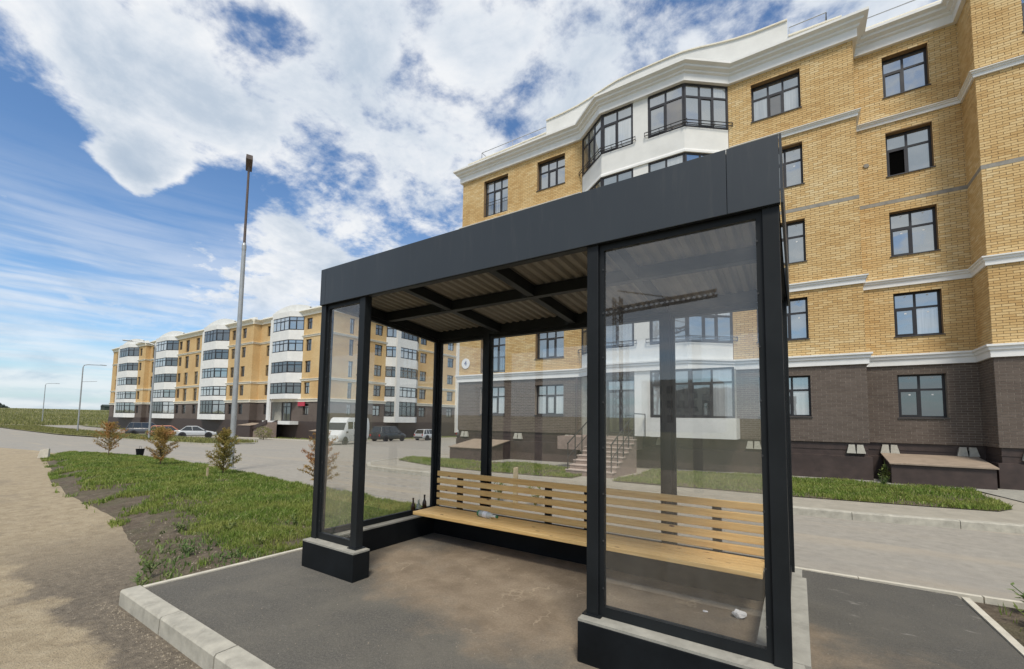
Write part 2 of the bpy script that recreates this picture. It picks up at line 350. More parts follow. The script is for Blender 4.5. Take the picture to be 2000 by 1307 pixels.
# ------------------------------------------------------------------ object helpers
WL = {}
def tag(o, label=None, cat=None, group=None, kind=None):
    if label: o['label'] = label
    if cat: o['category'] = cat
    if group: o['group'] = group
    if kind: o['kind'] = kind
    return o
def empty(name, loc, label=None, cat=None, group=None, rz=0, kind=None):
    o = bpy.data.objects.new(name, None); col.objects.link(o); o.location = loc; o.rotation_euler[2] = rz
    o.empty_display_size = .2; WL[o] = Vector(loc) if not rz else Vector((0, 0, 0))
    return tag(o, label, cat, group, kind)
class MB:
    def __init__(s): s.v = []; s.f = []
    def add(s, vs, fs):
        k = len(s.v); s.v += [tuple(v) for v in vs]; s.f += [tuple(i+k for i in f) for f in fs]; return s
    def box(s, x0, x1, y0, y1, z0, z1):
        return s.add([(x0,y0,z0),(x1,y0,z0),(x1,y1,z0),(x0,y1,z0),(x0,y0,z1),(x1,y0,z1),(x1,y1,z1),(x0,y1,z1)],
                     [(0,3,2,1),(4,5,6,7),(0,1,5,4),(1,2,6,5),(2,3,7,6),(3,0,4,7)])
    def hexa(s, b, tp):
        n = len(b); return s.add(list(b)+list(tp), [tuple(range(n))[::-1], tuple(range(n, 2*n))]+[(i,(i+1)%n,n+(i+1)%n,n+i) for i in range(n)])
    def prism(s, poly, z0, z1): return s.hexa([(x,y,z0) for x, y in poly], [(x,y,z1) for x, y in poly])
    def tube(s, pts, rad, n=8, caps=True):
        pts = [Vector(p) for p in pts]; rs = rad if isinstance(rad, (list, tuple)) else [rad]*len(pts); rings = []
        for i, p in enumerate(pts):
            a = pts[max(i-1,0)]; c = pts[min(i+1,len(pts)-1)]; d = (c-a).normalized()
            u = d.cross(Vector((0,0,1))) if abs(d.z) < .95 else d.cross(Vector((1,0,0))); u.normalize(); w_ = d.cross(u)
            rings.append([p+u*math.cos(2*math.pi*k/n)*rs[i]+w_*math.sin(2*math.pi*k/n)*rs[i] for k in range(n)])
        k0 = 0; vs = [q for r in rings for q in r]; fs = []
        for i in range(len(pts)-1):
            for k in range(n): fs.append((i*n+k, i*n+(k+1)%n, (i+1)*n+(k+1)%n, (i+1)*n+k))
        if caps: fs += [tuple(range(n))[::-1], tuple(range((len(pts)-1)*n, len(pts)*n))]
        return s.add(vs, fs)
    def lathe(s, prof, c=(0,0,0), n=16, axis='z'):
        vs = []; fs = []
        for r, h in prof:
            for k in range(n):
                a = 2*math.pi*k/n; q = (r*math.cos(a), r*math.sin(a), h)
                if axis == 'y': q = (q[0], q[2], q[1])
                if axis == 'x': q = (q[2], q[0], q[1])
                vs.append((q[0]+c[0], q[1]+c[1], q[2]+c[2]))
        for i in range(len(prof)-1):
            for k in range(n): fs.append((i*n+k, i*n+(k+1)%n, (i+1)*n+(k+1)%n, (i+1)*n+k))
        fs += [tuple(range(n))[::-1], tuple(range((len(prof)-1)*n, len(prof)*n))]
        return s.add(vs, fs)
    def mesh(s, name, m, off=(0,0,0), smooth=False):
        me = bpy.data.meshes.new(name); me.from_pydata([(v[0]-off[0], v[1]-off[1], v[2]-off[2]) for v in s.v], [], s.f)
        bm = bmesh.new(); bm.from_mesh(me); bmesh.ops.recalc_face_normals(bm, faces=bm.faces); bm.to_mesh(me); bm.free()
        me.materials.append(MAT[m])
        if smooth:
            me.polygons.foreach_set('use_smooth', [True]*len(me.polygons))
            me.set_sharp_from_angle(angle=R(40))
        me.update(); return me
    def build(s, name, m, parent=None, local=False, smooth=False, bevel=0, loc=None):
        off = (0,0,0)
        if parent is not None and not local: off = WL.get(parent, (0,0,0))
        if parent is None and loc is not None: off = loc
        o = bpy.data.objects.new(name, s.mesh(name, m, off, smooth)); col.objects.link(o)
        if parent is not None: o.parent = parent; WL[o] = WL.get(parent, Vector((0,0,0)))
        elif loc is not None: o.location = loc; WL[o] = Vector(loc)
        else: WL[o] = Vector((0,0,0))
        if bevel:
            bv = o.modifiers.new('bevel', 'BEVEL'); bv.width = bevel; bv.segments = 2; bv.limit_method = 'ANGLE'; bv.angle_limit = R(40)
        return o
def inst(name, me, parent, loc, rz=0, rot=None):
    o = bpy.data.objects.new(name, me); col.objects.link(o); o.parent = parent; o.location = loc
    o.rotation_euler = rot if rot else (0, 0, rz); return o
def fastmesh(name, V, F, m):                                   # triangles from numpy arrays
    me = bpy.data.meshes.new(name); me.vertices.add(len(V)); me.vertices.foreach_set('co', V.astype(np.float32).ravel())
    k = F.shape[1]; me.loops.add(F.size); me.loops.foreach_set('vertex_index', F.astype(np.int32).ravel())
    me.polygons.add(len(F)); me.polygons.foreach_set('loop_start', np.arange(0, F.size, k, dtype=np.int32))
    me.materials.append(MAT[m]); me.update(calc_edges=True); me.validate()
    me.polygons.foreach_set('use_smooth', np.zeros(len(me.polygons), dtype=bool)); me.update()
    return me

# ------------------------------------------------------------------ terrain
def T(x, y):
    s = -.55*(x-4.78)+.83*(y+2.94); r = math.hypot(x-4.78, y+2.94)
    q = min(max((r-110)/330, 0), 1)
    return -.023*min(max(s-12, 0), 46) + 6.0*q*q*(3-2*q)
def Tn(x, y):
    s = -.55*(x-4.78)+.83*(y+2.94); r = np.hypot(x-4.78, y+2.94); q = np.clip((r-110)/330, 0, 1)
    return -.023*np.clip(s-12, 0, 46) + 6.0*q*q*(3-2*q)
def sheet(name, poly, off, m, cut=4.0, parent=None, kind='structure', flat=None):
    bm = bmesh.new(); bm.faces.new([bm.verts.new((x, y, 0)) for x, y in poly])
    xs = [p[0] for p in poly]; ys = [p[1] for p in poly]
    for ax, lo, hi in ((0, min(xs), max(xs)), (1, min(ys), max(ys))):
        k = lo+cut
        while k < hi:
            co = (k,0,0) if ax == 0 else (0,k,0); no = (1,0,0) if ax == 0 else (0,1,0)
            bmesh.ops.bisect_plane(bm, geom=bm.verts[:]+bm.edges[:]+bm.faces[:], plane_co=co, plane_no=no); k += cut
    for v in bm.verts: v.co.z = (flat if flat is not None else T(v.co.x, v.co.y)) + off
    bmesh.ops.recalc_face_normals(bm, faces=bm.faces)
    if sum(f.normal.z for f in bm.faces) < 0: bmesh.ops.reverse_faces(bm, faces=bm.faces)
    me = bpy.data.meshes.new(name); bm.to_mesh(me); bm.free(); me.materials.append(MAT[m])
    o = bpy.data.objects.new(name, me); col.objects.link(o); WL[o] = Vector((0,0,0))
    if parent: o.parent = parent
    if kind: o['kind'] = kind
    return o
# ground to the horizon, a polar sheet
rad = [0, 3, 6, 10, 15, 22, 30, 40, 52, 66, 82, 100, 120, 145, 175, 210, 255, 310, 380, 460, 600, 850, 1300, 2000, 3200, 4800]
nA = 96; V = [(CAM[0], CAM[1], -.22)]; F = []
for i, r_ in enumerate(rad[1:]):
    for k in range(nA):
        a = 2*math.pi*k/nA; x = CAM[0]+r_*math.cos(a); y = CAM[1]+r_*math.sin(a)
        z = T(x, y)-.22
        if r_ > 105: z += .35*math.sin(x*.045+1)*math.cos(y*.06)*min(1, (r_-105)/60)
        if r_ > 600: z -= (r_-600)*.002
        V.append((x, y, z))
for k in range(nA): F.append((0, 1+k, 1+(k+1) % nA))
for i in range(len(rad)-2):
    for k in range(nA):
        a = 1+i*nA+k; b_ = 1+i*nA+(k+1) % nA; F.append((a, a+nA, b_+nA, b_))
g_ = MB(); g_.v = V; g_.f = F; go = g_.build('ground', 'field'); go['kind'] = 'structure'
for p_ in go.data.polygons: p_.use_smooth = True

ISF = [(-25.5,2.3),(-23.3,1.75),(-18,1.0),(-13.7,.36),(-9.4,-.27),(-7,-.34),(-5.2,-.42),(-3.2,-.75),(-2.1,-.95),(-1.0,-1.32),(-.66,-1.40)]
ISB = [(-25.5,3.2),(-24,3.9),(-20.5,4.35),(-17,4.4),(-13.4,4.26),(-9.8,3.85),(-7.2,3.6),(-5.1,3.38),(-.66,3.34)]
def interp(pl, x):
    if x <= pl[0][0]: return pl[0][1]
    for (a, b_), (c_, d_) in zip(pl, pl[1:]):
        if x <= c_: return b_+(d_-b_)*(x-a)/(c_-a)
    return pl[-1][1]
sheet('road', [(-135,2.2),(-30,2.2),(-24,1.5),(-.5,1.5),(7,2.0),(60,2.4),(60,9.9),(7,9.9),(-5,9.5),(-8,40),(-20,64),(-41,64),(-41,27.5),(-135,27.5)], -.136, 'road', 3.0)
sheet('dirt_road', [(-70,-14),(45,-14),(45,-1.2),(6,-1.2),(-.55,-1.2),(-1.0,-.9),(-2.1,-.5),(-5,.1),(-9,.4),(-14,1.1),(-20,2.2),(-25,3.0),(-31,2.9),(-38,2.0),(-70,.5)], -.130, 'dirt_road', 3.0)
# island of earth and grass beside the shelter
xs = np.concatenate([np.linspace(-25.5, -8, 36), np.linspace(-7.7, -.66, 42)]); nv = 30; V = []; F = []
def islz(x, v, yb, yf):
    d = v*(yb-yf); e = min(1, d/.9); e2 = min(1, (yb-(yf+d))/.12)
    bumpy = .02*math.sin(x*3.1+v*9)*math.cos(x*1.7-v*5)+.012*math.sin(x*9+v*23)
    return T(x, yf+d) - .138 + (.125+bumpy)*e*e*(3-2*e)*(.55+.45*e2)
for x in xs:
    yf, yb = interp(ISF, x), interp(ISB, x)
    for j in range(nv): v = j/(nv-1); V.append((x, yf+v*(yb-yf), islz(x, v, yb, yf)))
for i in range(len(xs)-1):
    for j in range(nv-1): F.append((i*nv+j, (i+1)*nv+j, (i+1)*nv+j+1, i*nv+j+1))
b_ = MB(); b_.v = V; b_.f = F; io = b_.build('grass_island', 'earth', smooth=True); io['kind'] = 'structure'

# pad
sheet('pavement', [(-.60,-1.27),(6.13,-1.27),(6.13,1.9),(6.07,3.28),(-.60,3.28)], 0, 'asphalt', 2.0, flat=0)
def kerb_run(name, pts, mesh_fn, step, m, gap=.012, z=None, label='kerb_stone', zoff=0):
    e = empty(name, (pts[0][0], pts[0][1], 0)); e['kind'] = 'structure'
    me = mesh_fn(step-gap).mesh('kerb_stone', m); d = 0
    seg = []; L = 0
    for a, c_ in zip(pts, pts[1:]):
        l = math.hypot(c_[0]-a[0], c_[1]-a[1]); seg.append((L, l, a, c_)); L += l
    def at(s_):
        for s0, l, a, c_ in seg:
            if s_ <= s0+l+1e-6: q = (s_-s0)/l; return a[0]+(c_[0]-a[0])*q, a[1]+(c_[1]-a[1])*q
        return seg[-1][3]
    k = 0
    while k*step < L-.05:
        a = at(k*step); c_ = at(min(L, (k+1)*step)); ln = math.hypot(c_[0]-a[0], c_[1]-a[1])
        za = T(*a) if z is None else z; zb = T(*c_) if z is None else z
        o = inst('kerb_stone', me, e, (a[0]-pts[0][0], a[1]-pts[0][1], za+zoff+random.uniform(-.004, .004)),
                 rot=(0, -math.atan2(zb-za, ln), math.atan2(c_[1]-a[1], c_[0]-a[0])+random.uniform(-.004, .004)))
        if ln < step-.03: o.scale = (ln/step, 1, 1)
        k += 1
    return e
def kfront(L):   # profile along local x; outer face towards -y, chamfered top edge
    prof = [(-.012,-.32),(.0,-.006),(.012,.010),(.15,.012),(.15,-.32)]
    b = MB(); return b.hexa([(0,y,z) for y, z in prof], [(L,y,z) for y, z in prof])
kerb_run('kerb', [(-.70,-1.405),(7.5,-1.435)], kfront, 1.0, 'kerb', z=0)
def kthin(L):
    return MB().box(0, L, 0, .058, -.25, .012)
kerb_run('edging', [(-.60,-1.25),(-.54,.32),(-.52,3.25)], kthin, .98, 'kerb_pale', z=0)
kerb_run('edging', [(-.58,3.27),(4.6,3.27),(6.1,3.33),(9.5,3.55),(20,4.2)], kthin, .98, 'kerb_pale', z=0)
kerb_run('edging', [(6.22,-1.25),(6.20,1.9),(6.15,3.26)], kthin, .98, 'kerb_pale', z=0)
# planting bed right of the pad
bed = sheet('soil_bed', [(6.2,-1.27),(18,-1.27),(18,4.0),(9.5,3.5),(6.15,3.28)], -.03, 'earth', .8, flat=0)
# far sidewalk
SWK = [(-12.2,26),(-11.9,15),(-11.2,11.0),(-10.2,8.9),(-8.7,7.78),(-7,7.55),(-5.2,7.48),(0,7.55),(4.7,7.70),(6.0,7.86),(8.0,8.33),(14,9.5),(30,12.4)]
sheet('sidewalk', [(x+.05 if y > 10 and x < 0 else x, y+.06) for x, y in SWK]+[(30,16.5),(9.4,16.5),(-10.3,16.5),(-10.3,26)], -.004, 'sidewalk', 2.5)
kerb_run('kerb', SWK, kfront, 1.6, 'kerb')
# grass verges
GR1 = [(-11.4,12.6),(-10.2,10.6),(-7,9.4),(-5.4,9.1),(-3.7,8.95),(-1.9,9.0),(-.95,9.05),(-1.05,11.5),(-4.8,12.9),(-5.6,12.9),(-6.6,12.3),(-9.4,12.3)]
GR2 = [(.3,9.15),(4.7,9.3),(6.1,9.5),(7.3,9.7),(8.1,9.85),(8.45,10.4),(8.6,13.4),(7.0,13.6),(5.9,14.0),(4.6,14.05),(.3,13.3)]
sheet('lawn', GR1, .012, 'earth', 1.5); sheet('lawn', GR2, .012, 'earth', 1.5)
sheet('lawn', [(-130,12.3),(-60,12.3),(-46,12.4),(-36,12.9),(-34.2,14.3),(-35.2,16.6),(-40,17.6),(-60,18.4),(-130,18.4)], -.03, 'field', 4)
sheet('lawn', [(-130,25.2),(-46,25.2),(-39.2,25.2),(-39.2,64),(-43,64),(-43,29),(-130,29)], -.03, 'field', 4)
kerb_run('kerb', [(-66,25.1),(-39.1,25.1),(-39.1,62)], kthin, 2.0, 'kerb_pale', zoff=-.02)
kerb_run('kerb', [(-60,12.25),(-46,12.3),(-36,12.85),(-34.1,14.3),(-35.1,16.7)], kthin, 2.0, 'kerb', zoff=-.04)
sheet('apron', [(-5.4,13.0),(-1.05,12.2),(-1.05,14.9),(-10.3,14.9),(-9.5,12.5),(-6.6,12.5)], .016, 'concrete', 2)
sheet('apron', [(.2,13.4),(4.6,14.1),(5.9,14.05),(7.0,13.65),(8.7,13.45),(9.2,10.6),(14,11.2),(14,16),(.2,14.95)], .016, 'concrete', 2)

# ------------------------------------------------------------------ bus shelter
SH = empty('bus_shelter', (2.4,1.1,0), 'black steel bus shelter with clear panes and a wide grey fascia on the asphalt pad', 'bus shelter')
HB = .296
def base_block(x0, x1, y0, y1):
    o = MB().box(x0, x1, y0, y1, -.1, HB-.018).build('base_wall', 'base_black', SH, bevel=.006)
    MB().box(x0+.002, x1-.002, y0+.002, y1-.002, HB-.0175, HB).build('concrete_cap', 'concrete', o)
base_block(0, .917, 0, .21); base_block(0, .20, .213, 1.947); base_block(3.433, 4.78, 0, .21)
base_block(0, 4.78, 1.95, 2.22)
o = MB().box(4.52, 4.81, .213, 1.947, -.1, HB-.018).build('base_wall', 'concrete', SH, bevel=.006)
MB().box(4.522, 4.808, .215, 1.945, HB-.0175, HB).build('concrete_cap', 'concrete', o)
def zr(y): return 3.10-.085*(y-.1)          # underside of the roof beams
PW = .09
def post(x, y, z1): return MB().box(x, x+PW, y, y+PW, HB, z1).build('post', 'black_metal', SH, bevel=.004)
for x in (.01, .735, 3.46, 4.63): post(x, .095, 3.10)
for x in (-.02+.03, .99, 3.52, 4.63): post(x, 2.06, zr(2.1)+.02)
def foot(x, y): MB().box(x-.025, x+PW+.025, y-.02, y+PW+.02, HB+.001, HB+.009).build('foot_plate', 'black_metal', SH)
for x in (.735, 3.46): foot(x, .095)
# beams
bt = .12
MB().box(.01, 4.72, .10, .18, 3.04, 3.16).build('roof_beam', 'black_metal', SH, bevel=.004)
MB().box(.01, 4.72, 2.065, 2.145, zr(2.1), zr(2.1)+.14).build('roof_beam', 'black_metal', SH, bevel=.004)
MB().box(.10, 4.63, 1.00, 1.09, zr(1.05)+.001, zr(1.05)+bt).build('roof_beam', 'black_metal', SH, bevel=.004)
for x in (.012, 1.20, 2.37, 3.50, 4.632):
    a, c_ = .182, 2.063
    MB().hexa([(x,a,zr(a)+.004),(x+.085,a,zr(a)+.004),(x+.085,c_,zr(c_)+.004),(x,c_,zr(c_)+.004)],
              [(x,a,zr(a)+bt),(x+.085,a,zr(a)+bt),(x+.085,c_,zr(c_)+bt),(x,c_,zr(c_)+bt)]).build('rafter', 'black_metal', SH, bevel=.003)
# profiled roof sheets running front to back
def sheetroof(x0, x1):
    b = MB(); pts = []; x = x0
    while x < x1-.001:
        for dx, h in ((0,0),(.045,0),(.065,.032),(.095,.032),(.115,0)): 
            if x+dx <= x1: pts.append((x+dx, h))
        x += .115
    for y in (.085, 2.25):
        for xx, h in pts: b.v.append((xx, y, zr(y)+bt+.004+h))
    n = len(pts)
    for i in range(n-1): b.f.append((i, i+1, n+i+1, n+i))
    o = b.build('roof_sheet', 'roof_sheet', SH); md = o.modifiers.new('s', 'SOLIDIFY'); md.thickness = .0015; md.offset = 1
for i in range(4): sheetroof(.015+i*1.178, .015+(i+1)*1.178-.002)
# fascia
ZB, ZT = 3.035, 3.47
for x0, x1 in ((.03, .108), (.111, 4.437), (4.440, 4.729)):
    MB().box(x0, x1, .068, .080, ZB, ZT).build('fascia_panel', 'fascia', SH, bevel=.002)
for x0, x1 in ((.012, .026), (4.731, 4.745)):
    b = MB().hexa([(x0,.07,ZB),(x1,.07,ZB),(x1,2.27,zr(2.2)-.02),(x0,2.27,zr(2.2)-.02)], [(x0,.07,ZT),(x1,.07,ZT),(x1,2.27,ZT-.16),(x0,2.27,ZT-.16)])
    b.build('fascia_panel', 'fascia', SH)
MB().box(.03, 4.73, 2.258, 2.27, zr(2.2)-.02, ZT-.162).build('fascia_panel', 'fascia', SH)
MB().box(.03, 4.729, .0825, .0945, ZB-.004, ZT-.03).build('fascia_backing', 'black_metal', SH)
# panes, each in a black frame with little screws
SCREW = MB().lathe([(.007,-.006),(.007,0),(.003,.004)], (0,0,0), 6, 'y').mesh('screw', 'rail_metal')
def framed(x0, x1, y, z0, z1, axis='x', z1b=None):
    """pane in the plane y=const (axis x) or x=const (axis y); returns nothing"""
    zb = z1 if z1b is None else z1b; f = .035; tk = .022
    if axis == 'x':
        fr = MB(); fr.box(x0, x1, y-tk, y+tk, z0, z0+.07).box(x0, x0+f, y-tk, y+tk, z0+.07, z1-.05).box(x1-f, x1, y-tk, y+tk, z0+.07, z1-.05).box(x0, x1, y-tk, y+tk, z1-.05, z1)
        o = fr.build('pane_frame', 'black_metal', SH)
        MB().box(x0+f*.4, x1-f*.4, y-.003, y+.003, z0+.05, z1-.03).build('pane', 'shelter_glass', SH)
        n = 8
        for k in range(n):
            z = z0+.2+(z1-z0-.4)*k/(n-1)
            for xx in (x0+f-.004, x1-f+.004): inst('screw', SCREW, o, tuple(Vector((xx, y-tk-.001, z))-WL[SH]))
    else:
        fr = MB(); fr.box(y-tk, y+tk, x0, x1, z0, z0+.07).box(y-tk, y+tk, x0, x0+f, z0+.07, z1-.05).box(y-tk, y+tk, x1-f, x1, z0+.07, zb-.05)
        fr.hexa([(y-tk,x0,z1-.05),(y+tk,x0,z1-.05),(y+tk,x1,zb-.05),(y-tk,x1,zb-.05)], [(y-tk,x0,z1),(y+tk,x0,z1),(y+tk,x1,zb),(y-tk,x1,zb)])
        fr.build('pane_frame', 'black_metal', SH)
        MB().hexa([(y-.003,x0+.014,z0+.05),(y+.003,x0+.014,z0+.05),(y+.003,x1-.014,z0+.05),(y-.003,x1-.014,z0+.05)],
                  [(y-.003,x0+.014,z1-.03),(y+.003,x0+.014,z1-.03),(y+.003,x1-.014,zb-.03),(y-.003,x1-.014,zb-.03)]).build('pane', 'shelter_glass', SH)
framed(.102, .733, .14, HB+.002, 3.038); framed(3.552, 4.628, .14, HB+.002, 3.038)
zb2 = zr(2.1)-.002
framed(.102, .988, 2.105, HB+.002, zb2); framed(1.082, 3.518, 2.105, HB+.002, zb2); framed(3.612, 4.628, 2.105, HB+.002, zb2)
framed(.187, 2.058, .055, HB+.002, zr(.19), 'y', zr(2.05)); framed(.187, 2.058, 4.675, HB+.002, zr(.19), 'y', zr(2.05))
# ------------------------------------------------------------------ bench
BE = empty('bench', (2.4,1.7,0), 'long pine slat bench on black brackets along the back of the bus shelter', 'bench')
for k in range(6):
    y0 = 1.445+k*.0795
    MB().box(.27+random.uniform(-.004,.004), 4.49+random.uniform(-.004,.004), y0, y0+.0755, .362, .408).build('seat_slat', 'pine', BE, bevel=.006)
for k in range(5):
    z1 = .918-k*.1055; yy = 1.985-.012*(4-k)*0+.010*(k-4)*-.0+.0
    MB().box(.24+random.uniform(-.005,.005), 4.48+random.uniform(-.005,.005), 1.948, 1.985, z1-.073, z1).build('back_slat', 'pine', BE, bevel=.006)
for x in (.60, 2.06, 2.60, 4.02):
    MB().box(x, x+.085, 1.988, 2.028, .35, .90).box(x, x+.085, 1.60, 2.028, .318, .360).box(x, x+.085, 1.953, 2.028, .02+HB, .318).build('bracket', 'black_metal', BE, bevel=.003)

# ------------------------------------------------------------------ litter in the shelter
def bottle(name, loc, h, r, m, label, cat='bottle', cap=None, lying=None, group=None):
    e = empty(name, loc, label, cat, group)
    b = MB().lathe([(r*.9,0),(r,.006),(r,h*.52),(r*.85,h*.62),(r*.42,h*.74),(r*.38,h*.95)], (0,0,0), 14).build('glass' if 'glass' in m else 'bottle_body', m, e, local=True, smooth=True)
    c_ = MB().lathe([(r*.44,h*.94),(r*.46,h),(r*.2,h*1.004)], (0,0,0), 12).build('cap', cap or m, e, local=True)
    if lying is not None: e.rotation_euler = (0, R(90), lying); e.location.z += r
    return e
bottle('glass_bottle', (.05,1.66,HB), .24, .032, 'brown_glass', 'shorter brown glass bottle left of the bench, nearest the seat front edge')
bottle('glass_bottle', (.11,1.83,HB), .27, .032, 'brown_glass', 'taller brown glass bottle standing beside the corner post by the bench', cap='black_metal')
bottle('glass_bottle', (.05,1.77,HB), .20, .034, 'clear_glass', 'clear bottle standing between two brown bottles left of the bench')
pb = bottle('plastic_bottle', (1.20,1.74,.410), .34, .042, 'pet_plastic', 'empty clear plastic bottle with green cap lying on the wooden seat', cap='green_plastic', lying=R(-8))
MB().lathe([(.0425,.10),(.0428,.105),(.0428,.165),(.0425,.17)], (0,0,0), 14).build('label_band', 'paper', pb, local=True)
MB().lathe([(.039,0),(.0424,.004),(.0424,.03),(.04,.032)], (0,0,0), 14).build('base_cup', 'green_plastic', pb, local=True)
def crumple(name, c_, s, seed, label, flat=.5):
    rr = random.Random(seed); bm = bmesh.new(); bmesh.ops.create_icosphere(bm, subdivisions=2, radius=1)
    for v in bm.verts: v.co *= rr.uniform(.62, 1.15)
    for v in bm.verts: v.co = Vector((v.co.x*s, v.co.y*s*.8, (v.co.z*flat+.5*flat)*s))
    zmin = min(v.co.z for v in bm.verts)
    for v in bm.verts: v.co.z -= zmin
    me = bpy.data.meshes.new(name); bm.to_mesh(me); bm.free(); me.materials.append(MAT['paper'])
    o = bpy.data.objects.new(name, me); col.objects.link(o); o.location = c_; tag(o, label, 'litter'); return o
crumple('crumpled_paper', (4.31,1.44,0), .058, 3, 'large crumpled white wrapper on the ground under the bench end', .62)
crumple('paper_scrap', (4.04,1.40,0), .024, 5, 'small flat white paper scrap on the ground beside the crumpled wrapper', .25)

# ------------------------------------------------------------------ building kit
ZBOT = [1.95, 4.60, 7.30, 10.06, 12.85]; ZTOP = [3.36, 6.06, 8.80, 11.57, 14.30]
_wc = {}
def window(parent, P, rz, w_, h, cols, tr=.70, mats=None, ratios=None, fr=.065, panes=True, sill=True, dp=.06, railing=False, dflt='pane'):
    """frame in local x (width) z (height), outside towards local -y; P in world"""
    key = (round(w_,2), round(h,2), cols, tr, tuple(ratios or ()), fr)
    if key not in _wc:
        b = MB(); b.box(0, w_, 0, dp, 0, fr).box(0, w_, 0, dp, h-fr, h).box(0, fr, 0, dp, fr, h-fr).box(w_-fr, w_, 0, dp, fr, h-fr)
        rt = ratios or [1/cols]*cols; xe = [fr]; iw = w_-2*fr
        for q in rt: xe.append(xe[-1]+iw*q)
        zt_ = fr+(h-2*fr)*tr if tr else None; rects = []; mh = fr*.5
        for i in range(1, cols): b.box(xe[i]-mh, xe[i]+mh, .003, dp-.003, fr, h-fr)
        for i in range(cols):
            a = xe[i]+(mh if i else 0); c_ = xe[i+1]-(mh if i < cols-1 else 0)
            if tr:
                b.box(a, c_, .003, dp-.003, zt_-mh, zt_+mh); rects += [(a, c_, fr, zt_-mh), (a, c_, zt_+mh, h-fr)]
                if cols >= 2 and i == cols//2-(cols == 2): # opening sash: a second, thicker frame
                    b.box(a, a+.035, -.008, .02, fr, zt_-mh).box(c_-.035, c_, -.008, .02, fr, zt_-mh).box(a+.035, c_-.035, -.008, .02, fr, fr+.035).box(a+.035, c_-.035, -.008, .02, zt_-mh-.035, zt_-mh)
            else: rects.append((a, c_, fr, h-fr))
        pm = {}
        _wc[key] = (b.mesh('window', 'window_frame'), rects, pm)
    me, rects, pm = _wc[key]
    o = inst('window', me, parent, tuple(Vector(P)-WL[parent]), rz)
    if panes:
        for i, (a, c_, d, e) in enumerate(rects):
            mt = (mats[i % len(mats)] if mats else dflt)
            if (i, mt) not in pm: pm[(i, mt)] = MB().box(0, c_-a, .026, .034, 0, e-d).mesh('pane', mt)
            inst('pane', pm[(i, mt)], o, (a, 0, d))
    else:
        mt = mats[0] if mats else dflt
        if ('one', mt) not in pm: pm[('one', mt)] = MB().box(fr*.9, w_-fr*.9, .026, .034, fr*.9, h-fr*.9).mesh('pane', mt)
        inst('pane', pm[('one', mt)], o, (0, 0, 0))
    if sill:
        if 'sill' not in pm: pm['sill'] = MB().box(-.03, w_+.03, -.23, .0, -.035, -.004).mesh('sill', 'sill')
        inst('sill', pm['sill'], o, (0, 0, 0))
    if railing:
        if 'rail' not in pm:
            b = MB(); n = max(6, int(w_/.12))
            for z in (.12, .82): b.tube([(-.05,-.10,z),(w_+.05,-.10,z)], .014, 6)
            for k in range(n+1): b.tube([(w_*k/n,-.10,.12),(w_*k/n,-.10,.82)], .007, 4)
            for x in (-.05, w_+.05):
                for z in (.12, .82): b.tube([(x,-.10,z),(x,.0,z)], .010, 5)
            pm['rail'] = b.mesh('railing', 'rail_metal')
        inst('railing', pm['rail'], o, (0, 0, 0))
    return o
class Plane:
    """a facade plane: O corner, u direction, outward normal n"""
    def __init__(s, O, u, n): s.O = Vector((*O, 0)); s.u = Vector((*u, 0)); s.n = Vector((*n, 0))
    def p(s, u, z, d=0): q = s.O+s.u*u+s.n*d; return (q.x, q.y, z)
def wall(parent, pl, u0, u1, z0, z1, ops, m, d=0, reveal=.23, name='wall'):
    us = sorted({u0, u1, *[x for o in ops for x in o[:2] if u0 < x < u1]}); zs = sorted({z0, z1, *[x for o in ops for x in o[2:] if z0 < x < z1]})
    b = MB()
    for a, c_ in zip(us, us[1:]):
        for e, f in zip(zs, zs[1:]):
            um, zm = (a+c_)/2, (e+f)/2
            if any(o[0] < um < o[1] and o[2] < zm < o[3] for o in ops): continue
            b.add([pl.p(a,e,d), pl.p(c_,e,d), pl.p(c_,f,d), pl.p(a,f,d)], [(0,1,2,3)])
    for o in ops:
        a, c_, e, f = max(o[0],u0), min(o[1],u1), max(o[2],z0), min(o[3],z1)
        if a >= c_ or e >= f: continue
        for q in ([(a,e),(a,f)], [(c_,e),(c_,f)], [(a,e),(c_,e)], [(a,f),(c_,f)]):
            b.add([pl.p(*q[0],d), pl.p(*q[1],d), pl.p(*q[1],d-reveal), pl.p(*q[0],d-reveal)], [(0,1,2,3)])
    me = b.mesh(name, m, WL[parent]); o = bpy.data.objects.new(name, me); col.objects.link(o); o.parent = parent; WL[o] = WL[parent]
    return o
def lay(u0, u1, z0, z1, ops, course=.0755, L=.26, j=.013, phase=0):
    out = []; n = int(round((z1-z0)/course)); ch = (z1-z0)/n
    for i in range(n):
        za, zb = z0+i*ch+j/2, z0+(i+1)*ch-j/2; zm = (za+zb)/2; iv = [(u0, u1)]
        for o in ops:
            if o[2] < zm < o[3]:
                nx = []
                for a, c_ in iv:
                    if o[1] <= a or o[0] >= c_: nx.append((a, c_))
                    else:
                        if a < o[0]: nx.append((a, o[0]))
                        if o[1] < c_: nx.append((o[1], c_))
                iv = nx
        of = ((i+phase) % 2)*L/2
        for a, c_ in iv:
            k = math.floor((a-of)/L)
            while k*L+of < c_:
                p, q = max(a, k*L+of+j/2), min(c_, (k+1)*L+of-j/2)
                if q-p > .006: out.append((p, q, za, zb))
                k += 1
    return out
